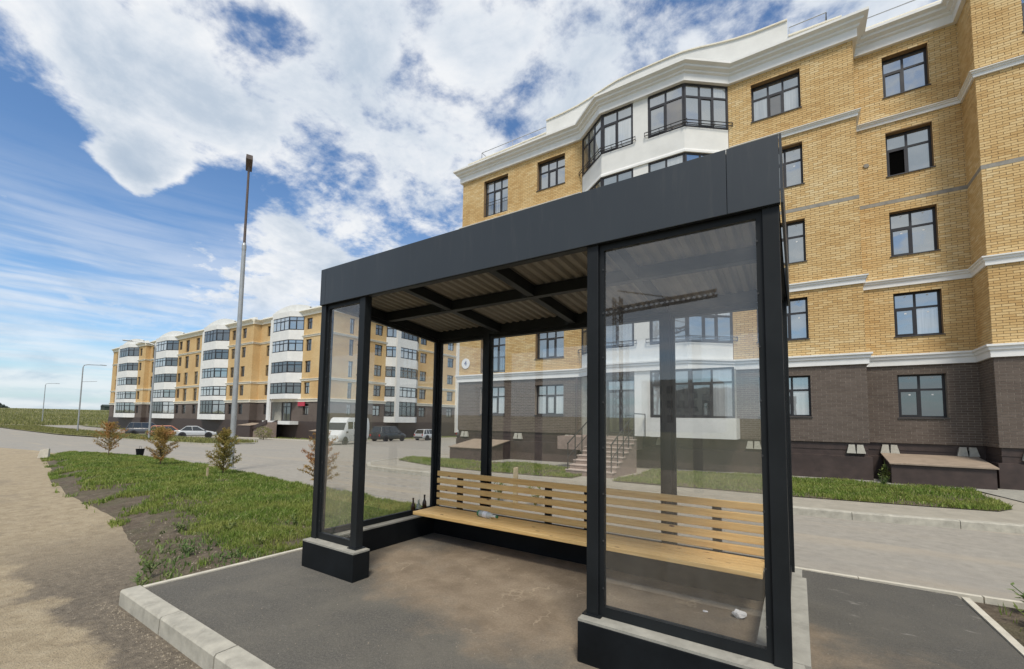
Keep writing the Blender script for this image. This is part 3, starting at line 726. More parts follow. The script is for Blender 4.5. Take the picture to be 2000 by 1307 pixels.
def bricks(parent, pl, items, m, proud=.007, name='brick_courses'):
    if not items: return
    n = len(items); A = np.array(items); V = np.zeros((n, 8, 3)); jit = rng.uniform(-.002, .002, n)
    O = np.array(pl.O); u = np.array(pl.u); nn = np.array(pl.n)
    for k, (iu, iz, d) in enumerate([(0,2,0),(1,2,0),(1,3,0),(0,3,0),(0,2,1),(1,2,1),(1,3,1),(0,3,1)]):
        dd = (np.full(n, .0005) if d == 0 else proud+jit)
        V[:, k] = O+A[:, iu][:, None]*u+dd[:, None]*nn; V[:, k, 2] = A[:, iz]
    V -= np.array(WL[parent]); q = np.array([(4,5,6,7),(0,1,5,4),(1,2,6,5),(2,3,7,6),(3,0,4,7)])
    if np.cross(u, [0,0,1])@nn < 0: q = q[:, ::-1]
    F = (np.arange(n)[:, None, None]*8+q[None]).reshape(-1, 4)
    o = bpy.data.objects.new(name, fastmesh(name, V.reshape(-1, 3), F, m)); col.objects.link(o); o.parent = parent; o['kind'] = 'stuff'; WL[o] = WL[parent]
def strip(parent, path, prof, name, m, closed=False):
    """profile (out, z) swept along a plan path; outward is to the right of the walking direction"""
    b = MB(); n = len(path); k = len(prof); P = [Vector((x, y)) for x, y in path]; offs = []
    for i in range(n):
        d0 = (P[i]-P[i-1]).normalized() if i else (P[1]-P[0]).normalized(); d1 = (P[i+1]-P[i]).normalized() if i < n-1 else d0
        n0 = Vector((d0.y, -d0.x)); n1_ = Vector((d1.y, -d1.x)); bis = (n0+n1_); bis = bis/max(.3, bis.dot(n0)) if bis.length > .01 else n0
        offs.append(bis)
    for i in range(n):
        for o_, z in prof: q = P[i]+offs[i]*o_; b.v.append((q.x, q.y, z))
    for i in range(n-1):
        for j in range(k-1): b.f.append((i*k+j, (i+1)*k+j, (i+1)*k+j+1, i*k+j+1))
    b.f += [tuple(range(k)), tuple(range((n-1)*k, n*k))[::-1]]
    return b.build(name, m, parent)
def prof_band(z0, z1, d=.14):
    h = z1-z0; return [(-.02,z0),(d*.45,z0),(d*.45,z0+h*.45),(d*.7,z0+h*.55),(d*.7,z0+h*.72),(d,z0+h*.80),(d,z1-.02),(-.02,z1)]
def prof_cornice(z0, z1, d=.38):
    h = z1-z0; return [(-.02,z0),(d*.3,z0),(d*.3,z0+h*.42),(d*.45,z0+h*.48),(d*.45,z0+h*.58),(d*.72,z0+h*.66),(d*.72,z0+h*.78),(d,z0+h*.86),(d,z1-.01),(-.3,z1)]

# ------------------------------------------------------------------ the near apartment building
NB = empty('apartment_building', (-1.8,14.7,-.3), 'five storey yellow brick apartment building with white bay balconies directly across the road', 'building')
YA, YR, YC = 14.7, 15.7, 14.5; XL, XR, XC, XE = -10.25, 6.65, 9.4, 17.0
plA = Plane((0,YA),(1,0),(0,-1)); plB = Plane((0,YR),(1,0),(0,-1)); plC = Plane((0,YC),(1,0),(0,-1))
plAr = Plane((XR,0),(0,1),(1,0)); plCl = Plane((XC,0),(0,1),(-1,0)); plL = Plane((XL,0),(0,1),(-1,0))
opsA = []; opsB = []; opsC = []
for k in range(5):
    zb_, zt_ = ZBOT[k], ZTOP[k]
    opsA += [(-8.81,-7.28, zb_ if k == 0 else zb_-.56, zt_), (-5.55,-4.05,zb_,zt_), (3.65,5.17,zb_,zt_)]
    opsB.append((7.52,8.68,zb_,zt_)); opsC.append((10.40,11.75,zb_,zt_)); opsC.append((13.4,14.9,zb_,zt_))
bay = [(-3.18,2.88,1.13,14.58)]
for pl, u0, u1, ops, ph in ((plA,XL,XR,opsA,0),(plB,XR,XC,opsB,0),(plC,XC,XE,opsC,0),(plAr,YA,YR,[],1),(plCl,YC,YR,[],1)):
    wall(NB, pl, u0, u1, 3.8, 14.62, ops, 'mortar_yellow'); wall(NB, pl, u0, u1, 1.13, 3.8, ops, 'mortar_brown')
    e = .0
    bo = ops+(bay if pl is plA else [])
    yb = lay(u0, u1, 3.98, 6.26, bo, phase=ph)+lay(u0, u1, 6.54, 9.10, bo, phase=ph)+lay(u0, u1, 9.22, 11.90, bo, phase=ph)+lay(u0, u1, 12.10, 14.60, bo, phase=ph)
    bb = lay(u0, u1, 1.13, 3.64, bo, phase=ph)
    if pl is plA:      # the courses that show largest: single bricks
        cand = [q for q in yb if q[1]-q[0] > .24 and 5.17 < q[0] and q[2] < 6.3]
        cand2 = [q for q in bb if q[1]-q[0] > .24 and 5.17 < q[0]]
        random.shuffle(cand2); 
        for lst, src, mt in ((cand[:180], yb, 'brick_yellow_one'), (sorted(cand2[:120]), bb, 'brick_brown_one')):
            me = None
            for q in lst:
                if me is None: me = MB().box(0, .247, -.007, -.0005, 0, q[3]-q[2]).mesh('brick', mt)
                inst('brick', me, NB, tuple(Vector((q[0], YA, q[2]))-WL[NB])); src.remove(q)
    bricks(NB, pl, yb, 'brick_yellow'); bricks(NB, pl, bb, 'brick_brown')
PATH = [(XL,24),(XL,YA),(XR,YA),(XR,YR),(XC,YR),(XC,YC),(XE,YC)]
BAYP = [(-3.18,14.7),(-1.80,13.6),(1.50,13.6),(2.88,14.7)]
PATHB = [(XL,24),(XL,YA)]+BAYP+[(XR,YA),(XR,YR),(XC,YR),(XC,YC),(XE,YC)]
strip(NB, PATHB, prof_band(3.64, 4.02, .16), 'string_course', 'white_trim')
strip(NB, PATHB, prof_cornice(14.60, 15.26, .42), 'cornice', 'white_trim')
for z0, z1 in ((6.26, 6.54), (11.90, 12.10)):
    strip(NB, [(XL,24),(XL,YA),(-3.2,YA)], prof_band(z0, z1), 'string_course', 'white_trim')
    strip(NB, [(2.90,YA),(XR,YA),(XR,YR),(XC,YR),(XC,YC),(XE,YC)], prof_band(z0, z1), 'string_course', 'white_trim')
for pth in ([(XL,24),(XL,YA),(-3.2,YA)], [(2.90,YA),(XR,YA),(XR,YR),(XC,YR),(XC,YC),(XE,YC)]):
    strip(NB, pth, [(-.02,9.10),(.010,9.10),(.010,9.22),(-.02,9.22)], 'joint_band', 'grey_joint')
wall(NB, plL, YA, 24, 1.13, 14.6, [], 'far_yellow')
# plinth
strip(NB, PATH, [(-.08,.70),(-.05,.70),(-.05,1.14),(-.10,1.14)], 'plinth', 'plinth')
strip(NB, PATH, [(-.08,-.9),(.05,-.9),(.05,.70),(-.10,.72)], 'plinth', 'plinth')
strip(NB, PATH, [(-.06,.90),(-.035,.90),(-.035,.93),(-.06,.93)], 'plinth_rail', 'plinth')
# body and roof behind
b = MB().prism([(XL+.25,YA+.4),(XR-.2,YA+.4),(XR-.2,YR+.3),(XC+.3,YR+.3),(XC+.3,YC+.4),(XE,YC+.4),(XE,25),(XL+.25,25)], .2, 15.2); b.build('roof_slab', 'grey_joint', NB)
MB().box(XL+.02, XE, 23.9, 25.2, -.5, 15.2).build('rear_wall', 'far_yellow', NB)
# parapet with the curved gable over the bay
def parapet(x0, x1, y, prof, th=.22):
    bmv = [(x, y, 15.24) for x, z in prof]; tpv = [(x, y, z) for x, z in prof]; n = len(prof); b = MB()
    v = bmv+tpv+[(a, c_+th, e) for a, c_, e in bmv]+[(a, c_+th, e) for a, c_, e in tpv]; f = []
    for i in range(n-1):
        f += [(i,i+1,n+i+1,n+i),(2*n+i+1,2*n+i,3*n+i,3*n+i+1),(n+i,n+i+1,3*n+i+1,3*n+i)]
    f += [(0,n,3*n,2*n),(n-1,3*n-1,4*n-1,2*n-1)]
    b.add(v, f); o = b.build('parapet', 'white_plaster', NB)
    c_ = MB(); 
    for (xa, za), (xb, zb_) in zip(prof, prof[1:]):
        if abs(xa-xb) < .02: continue
        c_.hexa([(xa,y-.05,za+.002),(xb,y-.05,zb_+.002),(xb,y+th+.05,zb_+.002),(xa,y+th+.05,za+.002)], [(xa,y-.05,za+.05),(xb,y-.05,zb_+.05),(xb,y+th+.05,zb_+.05),(xa,y+th+.05,za+.05)])
    c_.build('coping', 'cream_trim', o)
parapet(0,0,14.74,[(-9.95,15.60),(-5.10,15.66)])
parapet(0,0,14.73,[(-5.09,16.28),(-4.2,16.30),(-3.44,16.36),(-2.9,16.46),(-2.4,16.58),(-1.9,16.70),(-1.48,16.77),(-.7,16.80),(-.1,16.80),(.8,16.80),(1.3,16.77),(1.9,16.66),(2.5,16.52),(3.1,16.40),(3.73,16.32),(4.85,16.28)])
parapet(0,0,14.74,[(4.86,15.66),(6.4,15.60)])
parapet(0,0,15.80,[(6.68,15.60),(9.45,15.60)]); parapet(0,0,14.60,[(9.5,15.60),(16.9,15.60)])
def roofrail(pts, z0, h=.55):
    b = MB(); 
    for a, c_ in zip(pts, pts[1:]):
        L = math.hypot(c_[0]-a[0], c_[1]-a[1]); n = max(1, int(L/1.6))
        for z in (z0+h, z0+h*.15): b.tube([(a[0],a[1],z),(c_[0],c_[1],z)], .018, 5)
        for k in range(n+1): q = k/n; b.tube([(a[0]+(c_[0]-a[0])*q, a[1]+(c_[1]-a[1])*q, z0-.1),(a[0]+(c_[0]-a[0])*q, a[1]+(c_[1]-a[1])*q, z0+h)], .014, 5)
    b.build('roof_railing', 'roof_rail', NB)
roofrail([(-9.2,15.4),(-9.2,14.95),(-5.2,14.95)], 15.62); roofrail([(4.9,14.95),(6.0,14.95),(6.0,15.6)], 15.62); roofrail([(6.9,16.0),(9.5,16.0)], 15.62)
# windows
def rm(p, *c): return [random.choice(c) if random.random() < p else 'pane' for _ in range(6)]
C_, D_, K_, G_ = 'pane_curtain', 'pane_dark', 'pane_black', 'pane'
A4 = {0:[C_,C_,C_,C_,C_,C_], 1:[G_]*6, 2:[G_]*6, 3:[G_]*6, 4:[C_,G_,'pane_brown',G_,C_,G_]}
BW = {0:[D_]*4, 1:[G_,G_,C_,G_], 2:[G_]*4, 3:[K_,G_,G_,G_], 4:[G_]*4}
for k in range(5):
    zb_, zt_ = ZBOT[k], ZTOP[k]; h = zt_-zb_
    if k: window(NB, (-8.81,YA+.19,zb_-.56), 0, 1.53, h+.56, 3, .72, mats=rm(.2, C_), railing=True, sill=False)
    else: window(NB, (-8.81,YA+.19,zb_), 0, 1.53, h, 3, .66, mats=[C_]*6)
    window(NB, (-5.55,YA+.19,zb_), 0, 1.50, h, 3, .66, mats=[C_,G_,C_,G_,C_,G_] if k == 0 else [G_]*6)
    window(NB, (3.65,YA+.19,zb_), 0, 1.52, h, 3, .66, mats=A4[k])
    window(NB, (7.52,YR+.19,zb_), 0, 1.16, h, 2, .66, mats=BW[k], ratios=[.47,.53])
    window(NB, (10.40,YC+.19,zb_), 0, 1.35, h, 2, .66, mats=[G_]*4); window(NB, (13.4,YC+.19,zb_), 0, 1.5, h, 3, .66)
stm = MB().box(0, .05, -.002, .001, 0, .035).mesh('sticker', 'sign_white')
for wo_ in [o for o in NB.children if o.name.startswith('window')]:
    xw = wo_.location.x+NB.location.x; zw = wo_.location.z+NB.location.z
    if 7 < xw < 9 and zw < 9 or 3 < xw < 4 and 4 < zw < 11:
        for pn in [q for q in wo_.children if q.name.startswith('pane')]:
            bb_ = pn.data.vertices; wx = max(v.co.x for v in bb_); hz_ = max(v.co.z for v in bb_)
            inst('sticker', stm, wo_, (pn.location.x+wx*.5, .024, pn.location.z+hz_*.82))
# bay with glazed balconies
def trap(inset=0):
    i = inset; return [(-3.18+i*.9,14.72),(-1.80+i*.45,13.6+i),(1.50-i*.45,13.6+i),(2.88-i*.9,14.72)]
APR = [(4.02,4.62),(6.06,7.32),(8.80,10.08),(11.85,12.85)]; GLZ = [(4.62,6.06),(7.32,8.80),(10.08,11.85),(12.85,14.60)]
for a, c_ in APR:
    o = MB().prism(trap(), a, c_).build('balcony_apron', 'white_plaster', NB)
    if a > 5: strip(NB, [(-3.3,14.78)]+trap()[0:0]+[(-3.18,14.70),(-1.80,13.6),(1.50,13.6),(2.88,14.70)][0:]+[(3.0,14.78)], [(-.02,a-.004),(.05,a-.004),(.05,a+.07),(.03,a+.13),(-.02,a+.13)], 'apron_lip', 'white_trim')
MB().box(-.46, .13, 13.604, 14.6, 1.15, 3.64).build('pier', 'white_plaster', NB)
for a, c_ in GLZ: MB().box(-.46, .13, 13.604, 14.3, a, c_).build('pier', 'white_plaster', NB)
ang = math.atan2(-1.10, 1.38); fl = math.hypot(1.38, 1.10)
def balc_rail(x0, y0, rz, L, z):
    b = MB()
    for zz in (.10, .22): b.tube([(-.12,-.10,zz),(L+.12,-.10,zz)], .016, 6)
    for x in (-.12, L*.33, L*.66, L+.12): b.tube([(x,-.10,.08),(x,-.10,.24)], .012, 5).tube([(x,-.10,.10),(x,.02,.10)], .012, 5)
    o = inst('balcony_rail', b.mesh('balcony_rail', 'rail_metal'), NB, tuple(Vector((x0,y0,z))-WL[NB]), rz)
for i, (a, c_) in enumerate(GLZ):
    h = c_-a
    sets = [((-3.16,14.67),ang,fl-.02,3),((-1.78,13.615),0,1.31,2),((.14,13.615),0,1.35,2),((1.505,13.615),-ang,fl-.03,3)]
    for j, ((x, y), rz, L, n) in enumerate(sets):
        mt = [random.choice([G_,G_,G_,C_]) for _ in range(2*n)]
        if j == 2 and i == 3: mt = [G_,G_,'pane_brown',G_]
        if j == 0: mt = ['pane_brown',G_,G_,G_,C_,G_]
        window(NB, (x, y, a+.002), rz, L, h-.004, n, .72, mats=mt, sill=False, fr=.07)
        balc_rail(x, y, rz, L, a)
    # dim room behind the glazing
    MB().prism(trap(.25), a+.01, c_-.01).build('balcony_room', 'grey_joint', NB)
# ground floor of the bay: boxed balcony on the right, entrance on the left
MB().prism([(.132,13.602),(3.03,13.602),(3.03,14.69),(.132,14.69)], 1.14, 1.86).build('balcony_apron', 'white_plaster', NB)
window(NB, (.14,13.64,1.865), 0, 1.42, 1.77, 2, .72, mats=[C_,G_,D_,G_], sill=False, fr=.07)
window(NB, (1.57,13.64,1.865), 0, 1.42, 1.77, 2, .72, mats=[G_,G_,C_,C_], sill=False, fr=.07)
MB().box(.14, 2.99, 14.2, 14.25, 1.87, 3.63).build('balcony_room', 'grey_joint', NB)
MB().box(-3.1, -.47, 14.62, 14.68, 1.0, 3.63).build('entrance_wall', 'concrete', NB)
window(NB, (-1.95,14.55,1.14), 0, 1.25, 2.3, 2, .82, mats=[D_,G_,D_,G_], sill=False, fr=.08)
MB().box(-3.1, -.47, 12.3, 14.61, .6, 1.10).build('porch', 'step_tile', NB)
st = empty('entrance_stairs', (-.75,11,0), 'pinkish tiled entrance steps with thin railings up to the porch across the road', 'stairs')
for k in range(8):
    y1 = 12.28; y0 = 9.9+k*.30
    s_ = MB().box(-1.55, .02, y0, y0+.298 if k < 7 else 12.28, -.2, .135*(k+1)-.03).build('step', 'step_tile', st)
    MB().box(-1.57, .04, y0-.02, y0+.30 if k < 7 else 12.28, .135*(k+1)-.029, .135*(k+1)).build('tread', 'step_riser', s_)
for x in (-1.5, -.03):
    b = MB(); 
    for k in range(5): y = 9.95+k*.55; z = .06+.45*(y-9.9)+.05; b.tube([(x,y,z-.1),(x,y,z+.85)], .018, 6)
    b.tube([(x,9.9,.95),(x,12.2,1.98),(x,13.5,1.98)], .022, 6); b.tube([(x,9.9,.5),(x,12.2,1.5)], .014, 6); b.tube([(x,13.5,1.1),(x,13.5,1.98)], .018, 6)
    b.build('handrail', 'rail_metal', st)
MB().tube([(-3.35,14.6,.2),(-3.35,14.6,3.6)], .04, 8).build('downpipe', 'lamp_dark', NB)
# vents in the plinth
vm = MB().hexa([(-.04,-.09,0),(.19,-.09,0),(.19,.03,0),(-.04,.03,0)],[(.02,-.05,.27),(.17,-.05,.27),(.17,.03,.27),(.02,.03,.27)]).hexa([(.21,-.09,0),(.44,-.09,0),(.44,.03,0),(.21,.03,0)],[(.23,-.05,.27),(.38,-.05,.27),(.38,.03,.27),(.23,.03,.27)]).mesh('vent', 'vent_white')
vd = MB().box(.185, .215, -.085, -.05, .02, .17).mesh('slot', 'black_hole')
for x, y in [(-9.95,YA),(-6.65,YA),(-3.95,YA),(.1,YA),(3.25,YA),(6.1,YA),(7.05,YR),(8.85,YR),(9.85,YC)]:
    o = inst('vent', vm, NB, tuple(Vector((x, y, .80))-WL[NB])); inst('slot', vd, o, (0,0,0))
# number plate
ns = empty('house_number_sign', (-9.78,YA-.03,4.62), 'round white house number sign with a dark 4 on the yellow brick corner', 'sign')
MB().lathe([(.27,-.012),(.275,-.006),(.275,.008)], (0,0,0), 32, 'y').build('disc', 'sign_white', ns, local=True)
cu = bpy.data.curves.new('digit', 'FONT'); cu.body = '4'; cu.size = .36; cu.align_x = 'CENTER'; cu.align_y = 'CENTER'; cu.extrude = .003
to = bpy.data.objects.new('digit_text', cu); col.objects.link(to); bpy.context.view_layer.update()
dm = bpy.data.meshes.new_from_object(to.evaluated_get(bpy.context.evaluated_depsgraph_get())); bpy.data.objects.remove(to)
dm.materials.clear(); dm.materials.append(MAT['sign_blue']); inst('digit', dm, ns, (0,-.018,.0), rot=(R(90),0,0))
# little round fitting on the recess wall
MB().lathe([(.07,0),(.085,.03),(.06,.05)], (6.98,YR-.04,10.6), 12, 'y').build('wall_fitting', 'grey_joint', NB)
# cellar hatches
def hatch(x0, x1, y0, y1, zf, zk, zg, label):
    e = empty('cellar_hatch', ((x0+x1)/2, (y0+y1)/2, zg), label, 'hatch')
    MB().hexa([(x0,y0,zg-.3),(x1,y0,zg-.3),(x1,y1,zg-.3),(x0,y1,zg-.3)], [(x0,y0,zf),(x1,y0,zf),(x1,y1,zk),(x0,y1,zk)]).build('walls', 'plinth', e)
    MB().hexa([(x0-.04,y0-.06,zf+.002),(x1+.04,y0-.06,zf+.002),(x1+.04,y1,zk+.002),(x0-.04,y1,zk+.002)], [(x0-.04,y0-.06,zf+.04),(x1+.04,y0-.06,zf+.04),(x1+.04,y1,zk+.04),(x0-.04,y1,zk+.04)]).build('lid', 'lid', e)
hatch(-9.0,-6.9,12.7,14.6,.37,.68,-.15,'brown cellar hatch with tan sloping lid seen through the shelter back glass')
hatch(7.05,9.2,14.05,15.6,.56,.76,0,'long low brown cellar hatch with tan lid in the recess right of the shelter')

# ------------------------------------------------------------------ the far building, two wings
FB = empty('apartment_building', (-60,28.3,-1.0), 'long five storey yellow brick apartment building in the distance behind the lamp posts', 'building')
def far_face(pl, u0, u1, wins, bays, endcap=None):
    for z0, z1, m in ((1.13,3.7,'far_brown'),(3.7,14.75,'far_yellow')):
        ops = []
        for (ua, ub, tall) in wins:
            for k in range(5): ops.append((ua, ub, ZBOT[k]-(.55 if tall and k else 0), ZTOP[k]))
        wall(FB, pl, u0, u1, z0, z1, ops, m, reveal=.2)
    rz = math.atan2(pl.u.y, pl.u.x)
    for (ua, ub, tall) in wins:
        for k in range(5):
            zb_ = ZBOT[k]-(.55 if tall and k else 0); p = pl.p(ua, zb_, -.16)
            window(FB, p, rz, ub-ua, ZTOP[k]-zb_, 2, .68, panes=False, sill=False, fr=.09, mats=[random.choice([D_,D_,'pane_brown',G_])])
    pa, pb_ = pl.p(u0,0)[:2], pl.p(u1,0)[:2]
    MB().hexa([pl.p(u0,-1.6,.06),pl.p(u1,-1.6,.06),pl.p(u1,-1.6,-.3),pl.p(u0,-1.6,-.3)], [pl.p(u0,1.13,.06),pl.p(u1,1.13,.06),pl.p(u1,1.13,-.3),pl.p(u0,1.13,-.3)]).build('plinth', 'plinth', FB)
    strip(FB, [pa, pb_], prof_band(3.6, 4.0, .2), 'string_course', 'cream_trim'); strip(FB, [pa, pb_], prof_band(6.24, 6.54, .16), 'string_course', 'cream_trim')
    strip(FB, [pa, pb_], prof_band(11.86, 12.12, .16), 'string_course', 'cream_trim'); strip(FB, [pa, pb_], prof_cornice(14.65, 15.3, .45), 'cornice', 'cream_trim')
    q = [pl.p(u0,15.28,-.1),pl.p(u1,15.28,-.1),pl.p(u1,15.28,-.4),pl.p(u0,15.28,-.4)]; MB().hexa(q, [(a,c_,15.65) for a, c_, e in q]).build('parapet', 'white_plaster', FB)
    for (ba, bb_, ground) in bays:
        d = 1.1; s = .22*(bb_-ba); pts = [(ba,0),(ba+s,d),(bb_-s,d),(bb_,0)]
        P2 = [pl.p(u, 0, dd)[:2] for u, dd in pts]
        for a, c_ in [(3.98,4.62),(6.06,7.32),(8.80,10.08),(11.6,12.85),(14.60,15.3)]+([(1.1,1.9)] if ground else []):
            MB().prism(P2, a, c_).build('balcony_apron', 'white_plaster', FB)
        pr = pl.p(0,0,d); 
        for a, c_ in [(4.62,6.06),(7.32,8.80),(10.08,11.6),(12.85,14.60)]+([(1.9,3.98)] if ground else []):
            MB().prism([pl.p(u,0,dd)[:2] for u, dd in [(ba+.6,-.0),(ba+s+.2,d-.5),(bb_-s-.2,d-.5),(bb_-.6,-.0)]], a+.01, c_-.01).build('balcony_room', 'grey_joint', FB)
            for (p, q) in zip(pts, pts[1:]):
                L = math.hypot(q[0]-p[0], q[1]-p[1]); A = Vector(pl.p(p[0],a,p[1])); B = Vector(pl.p(q[0],a,q[1]))
                nn = 4 if L > 2.5 else 2
                window(FB, A, math.atan2(B.y-A.y, B.x-A.x), L, c_-a, nn, .72, panes=False, sill=False, fr=.10, mats=[random.choice([C_,G_,D_,D_])])
            u_ = ba+s+(.12 if ground else .5)*(bb_-ba-2*s)
        w0 = ba+s+.0; MB().prism([pl.p(u,0,dd)[:2] for u, dd in [(w0-.32,d-.25),(w0-.32,d+.03),(w0+.30,d+.03),(w0+.30,d-.25)]], 1.1, 14.6).build('pier', 'white_plaster', FB)
        # gable
        gm = (ba+bb_)/2; gw = (bb_-ba)*.62; prof = [(gm+gw*q/8, 15.85+.75*max(0, math.cos(q/8*math.pi*.5))**.8) for q in range(-8, 9)]
        n = len(prof); v = [pl.p(u,15.3,-.12) for u, z in prof]+[pl.p(u,z,-.12) for u, z in prof]+[pl.p(u,15.3,-.4) for u, z in prof]+[pl.p(u,z,-.4) for u, z in prof]
        f = []
        for i in range(n-1): f += [(i,i+1,n+i+1,n+i),(2*n+i+1,2*n+i,3*n+i,3*n+i+1),(n+i,n+i+1,3*n+i+1,3*n+i)]
        MB().add(v, f).build('gable', 'white_plaster', FB)
def fx(u, Y):   # x on a facade plane y=Y for a photo column
    d = pdir(u, 780); return CAM[0]+(Y-CAM[1])/d.y*d.x
def fy(u, X):
    d = pdir(u, 800); return CAM[1]+(X-CAM[0])/d.x*d.y
FY1, FY2, FY3 = 26.6, 27.3, 28.3
p1 = Plane((0,FY1),(1,0),(0,-1)); p2 = Plane((0,FY2),(1,0),(0,-1)); p3 = Plane((0,FY3),(1,0),(0,-1))
X3 = fx(640,FY3); X2 = fx(503,FY3); X1 = fx(287,FY2); X0 = fx(215,FY1)
def wn(Y, a, c_, tall=False): return (fx(a,Y), fx(c_,Y), tall)
far_face(p1, X0, X1, [wn(FY1,222,228,True),wn(FY1,266,271)], [(fx(233,FY1),fx(265,FY1),True)])
far_face(p2, X1, X2, [wn(FY2,291,297,True),wn(FY2,343,349),wn(FY2,356,363,True),wn(FY2,376,383,True),wn(FY2,446,453),wn(FY2,466,474)], [(fx(303,FY2),fx(342,FY2),True),(fx(396,FY2),fx(441,FY2),True)])
far_face(p3, X2, X3, [wn(FY3,515,525),wn(FY3,592,603),wn(FY3,623,634,True)], [(fx(528,FY3),fx(587,FY3),False)])
for (xa, ya, yb) in ((X1,FY1,FY2),(X2,FY2,FY3)):
    pl = Plane((xa,0),(0,1),(1,0)); wall(FB, pl, ya, yb, 1.13, 3.7, [], 'far_brown'); wall(FB, pl, ya, yb, 3.7, 14.75, [], 'far_yellow')
    MB().box(xa-.3, xa+.06, ya, yb, -1.6, 1.13).build('plinth', 'plinth', FB)
    for z0, z1 in ((3.6,4.0),(6.24,6.54),(11.86,12.12)): strip(FB, [(xa,ya-.1),(xa,yb)], prof_band(z0, z1, .14), 'string_course', 'cream_trim')
    strip(FB, [(xa,ya-.1),(xa,yb)], prof_cornice(14.65,15.3,.4), 'cornice', 'cream_trim')
pw = Plane((X3,0),(0,1),(1,0))
def wy(a, c_, tall=False): return (fy(a,X3), fy(c_,X3), tall)
far_face(pw, FY3, 64, [wy(677,686,True),wy(728,743),wy(818,831),wy(872,884),(fy(884,X3)+3.2,fy(884,X3)+4.6,False)], [(fy(750,X3),fy(814,X3),True)])
y9 = fy(888,X3); MB().box(X3+.02, X3+.5, y9, y9+.5, -.5, 14.7).build('pier', 'white_plaster', FB)
MB().prism([(X0,FY1+.3),(X1-.3,FY1+.3),(X1-.3,FY2+.3),(X2-.3,FY2+.3),(X2-.3,FY3+.3),(X3-.35,FY3+.35),(X3-.35,64),(X3-14,64),(X3-14,42),(X0,42)], 0, 15.25).build('roof_slab', 'grey_joint', FB)
wall(FB, Plane((X0,0),(0,1),(-1,0)), FY1, 42, -1.5, 14.7, [], 'far_yellow')
# entrance under the bay nearest the corner, with porch and steps
e0, e1 = fx(532,FY3), fx(586,FY3)
MB().box(e0, e1, FY3-1.2, FY3-.08, .7, 1.12).build('porch', 'white_plaster', FB)
MB().box(fx(534,FY3), fx(552,FY3), FY3-.10, FY3-.02, 1.13, 3.55).build('entrance_wall', 'concrete', FB)
window(FB, (fx(554,FY3),FY3-.10,1.13), 0, fx(570,FY3)-fx(554,FY3), 2.4, 2, .8, panes=False, sill=False, fr=.1, mats=[D_])
rp = MB(); xa, xb = fx(478,FY3-1.5), fx(540,FY3-1.5)
for y in (FY3-2.6, FY3-1.3):
    rp.hexa([(xa,y,-1.2),(xb,y,.75),(xb,y+.12,.75),(xa,y+.12,-1.2)], [(xa,y,-.75),(xb,y,1.25),(xb,y+.12,1.25),(xa,y+.12,-.75)])
rp.build('ramp_side', 'plinth', FB); 
for k in range(8):
    q = k/8; MB().box(xa+(xb-xa)*q, xa+(xb-xa)*(q+.125), FY3-2.48, FY3-1.3, -1.6, -1.1+2.1*(q+.1)).build('step', 'step_tile', FB)
sg = MB().box(fx(584,FY3), fx(597,FY3), FY3-.14, FY3-.06, 3.05, 3.56).build('shop_sign', 'sign_red', loc=(fx(590,FY3),FY3-.1,3.3)); tag(sg, 'small red sign board above a ground floor window of the far building', 'sign')
def hatch2(u): 
    x = fx(u, FY3-1.0); return x
hatch(fx(612,FY3-1.6),fx(634,FY3-1.6),FY3-1.9,FY3-.1,.05,.35,T(-44,26.5),'brown cellar hatch with tan lid at the far building, nearest the shelter')
hatch(fx(472,FY2-1.6),fx(496,FY2-1.6),FY2-1.9,FY2-.1,.45,.75,T(-64,26),'brown cellar hatch with pale lid beside the entrance ramp of the far building')

# ------------------------------------------------------------------ lamp posts
def street_lamp(name, x, y, h, label, style='arm', group=None, rz=0):
    z = T(x, y)-.05; e = empty(name, (x, y, z), label, 'street lamp', group)
    if style == 'top':
        MB().lathe([(.16,0),(.16,.025),(.10,.03)], (0,0,0), 12).build('base_plate', 'galvanised', e, local=True)
        MB().tube([(0,0,0),(0,0,h*.40),(0,0,h*.705)], [.088,.078,.066], 12).build('pole', 'galvanised', e, local=True, smooth=True)
        MB().lathe([(.07,h*.695),(.075,h*.70),(.075,h*.712),(.05,h*.72)], (0,0,0), 12).build('collar', 'galvanised', e, local=True)
        MB().tube([(0,0,h*.70),(0,0,h*.985)], [.045,.036], 10).build('upper_pole', 'lamp_dark', e, local=True, smooth=True)
        MB().hexa([(-.34,-.11,h*.988),(.20,-.10,h*.970),(.20,.10,h*.970),(-.34,.11,h*.988)], [(-.34,-.10,h*1.003),(.20,-.07,h*.988),(.20,.07,h*.988),(-.34,.10,h*1.003)]).build('lamp_head', 'lamp_dark', e, local=True, bevel=.01)
    else:
        MB().tube([(0,0,0),(0,0,h*.55),(0,0,h-.5),(0,.12,h-.12),(0,.5,h),(0,2.2,h+.10)], [.10,.085,.07,.06,.055,.045], 8).build('pole', 'galvanised', e, local=True, smooth=True)
        MB().box(-.14,.14,1.9,2.65,h+.06,h+.16).build('lamp_head', 'galvanised', e, local=True, bevel=.02)
        if style == 'two': MB().tube([(0,0,h*.74),(0,1.7,h*.76)], .035, 6).build('lower_arm', 'galvanised', e, local=True)
    return e
lp = street_lamp('street_lamp', -11.8, 4.45, 11.2, 'tall grey stepped lamp post with small dark head at the edge of the grass island', 'top')
lp.rotation_euler = (0, 0, R(156))
street_lamp('street_lamp', -86, 15.9, 10.3, 'distant lamp post with two arms standing in the field at left', 'two')
street_lamp('street_lamp', -163, 24.9, 10.2, 'farthest lamp post with one arm on the horizon at left', 'arm')
street_lamp('street_lamp', -50.4, 13.8, 9.8, 'thin pale lamp post on the verge in front of the far building', 'arm', rz=0).rotation_euler[2] = R(150)

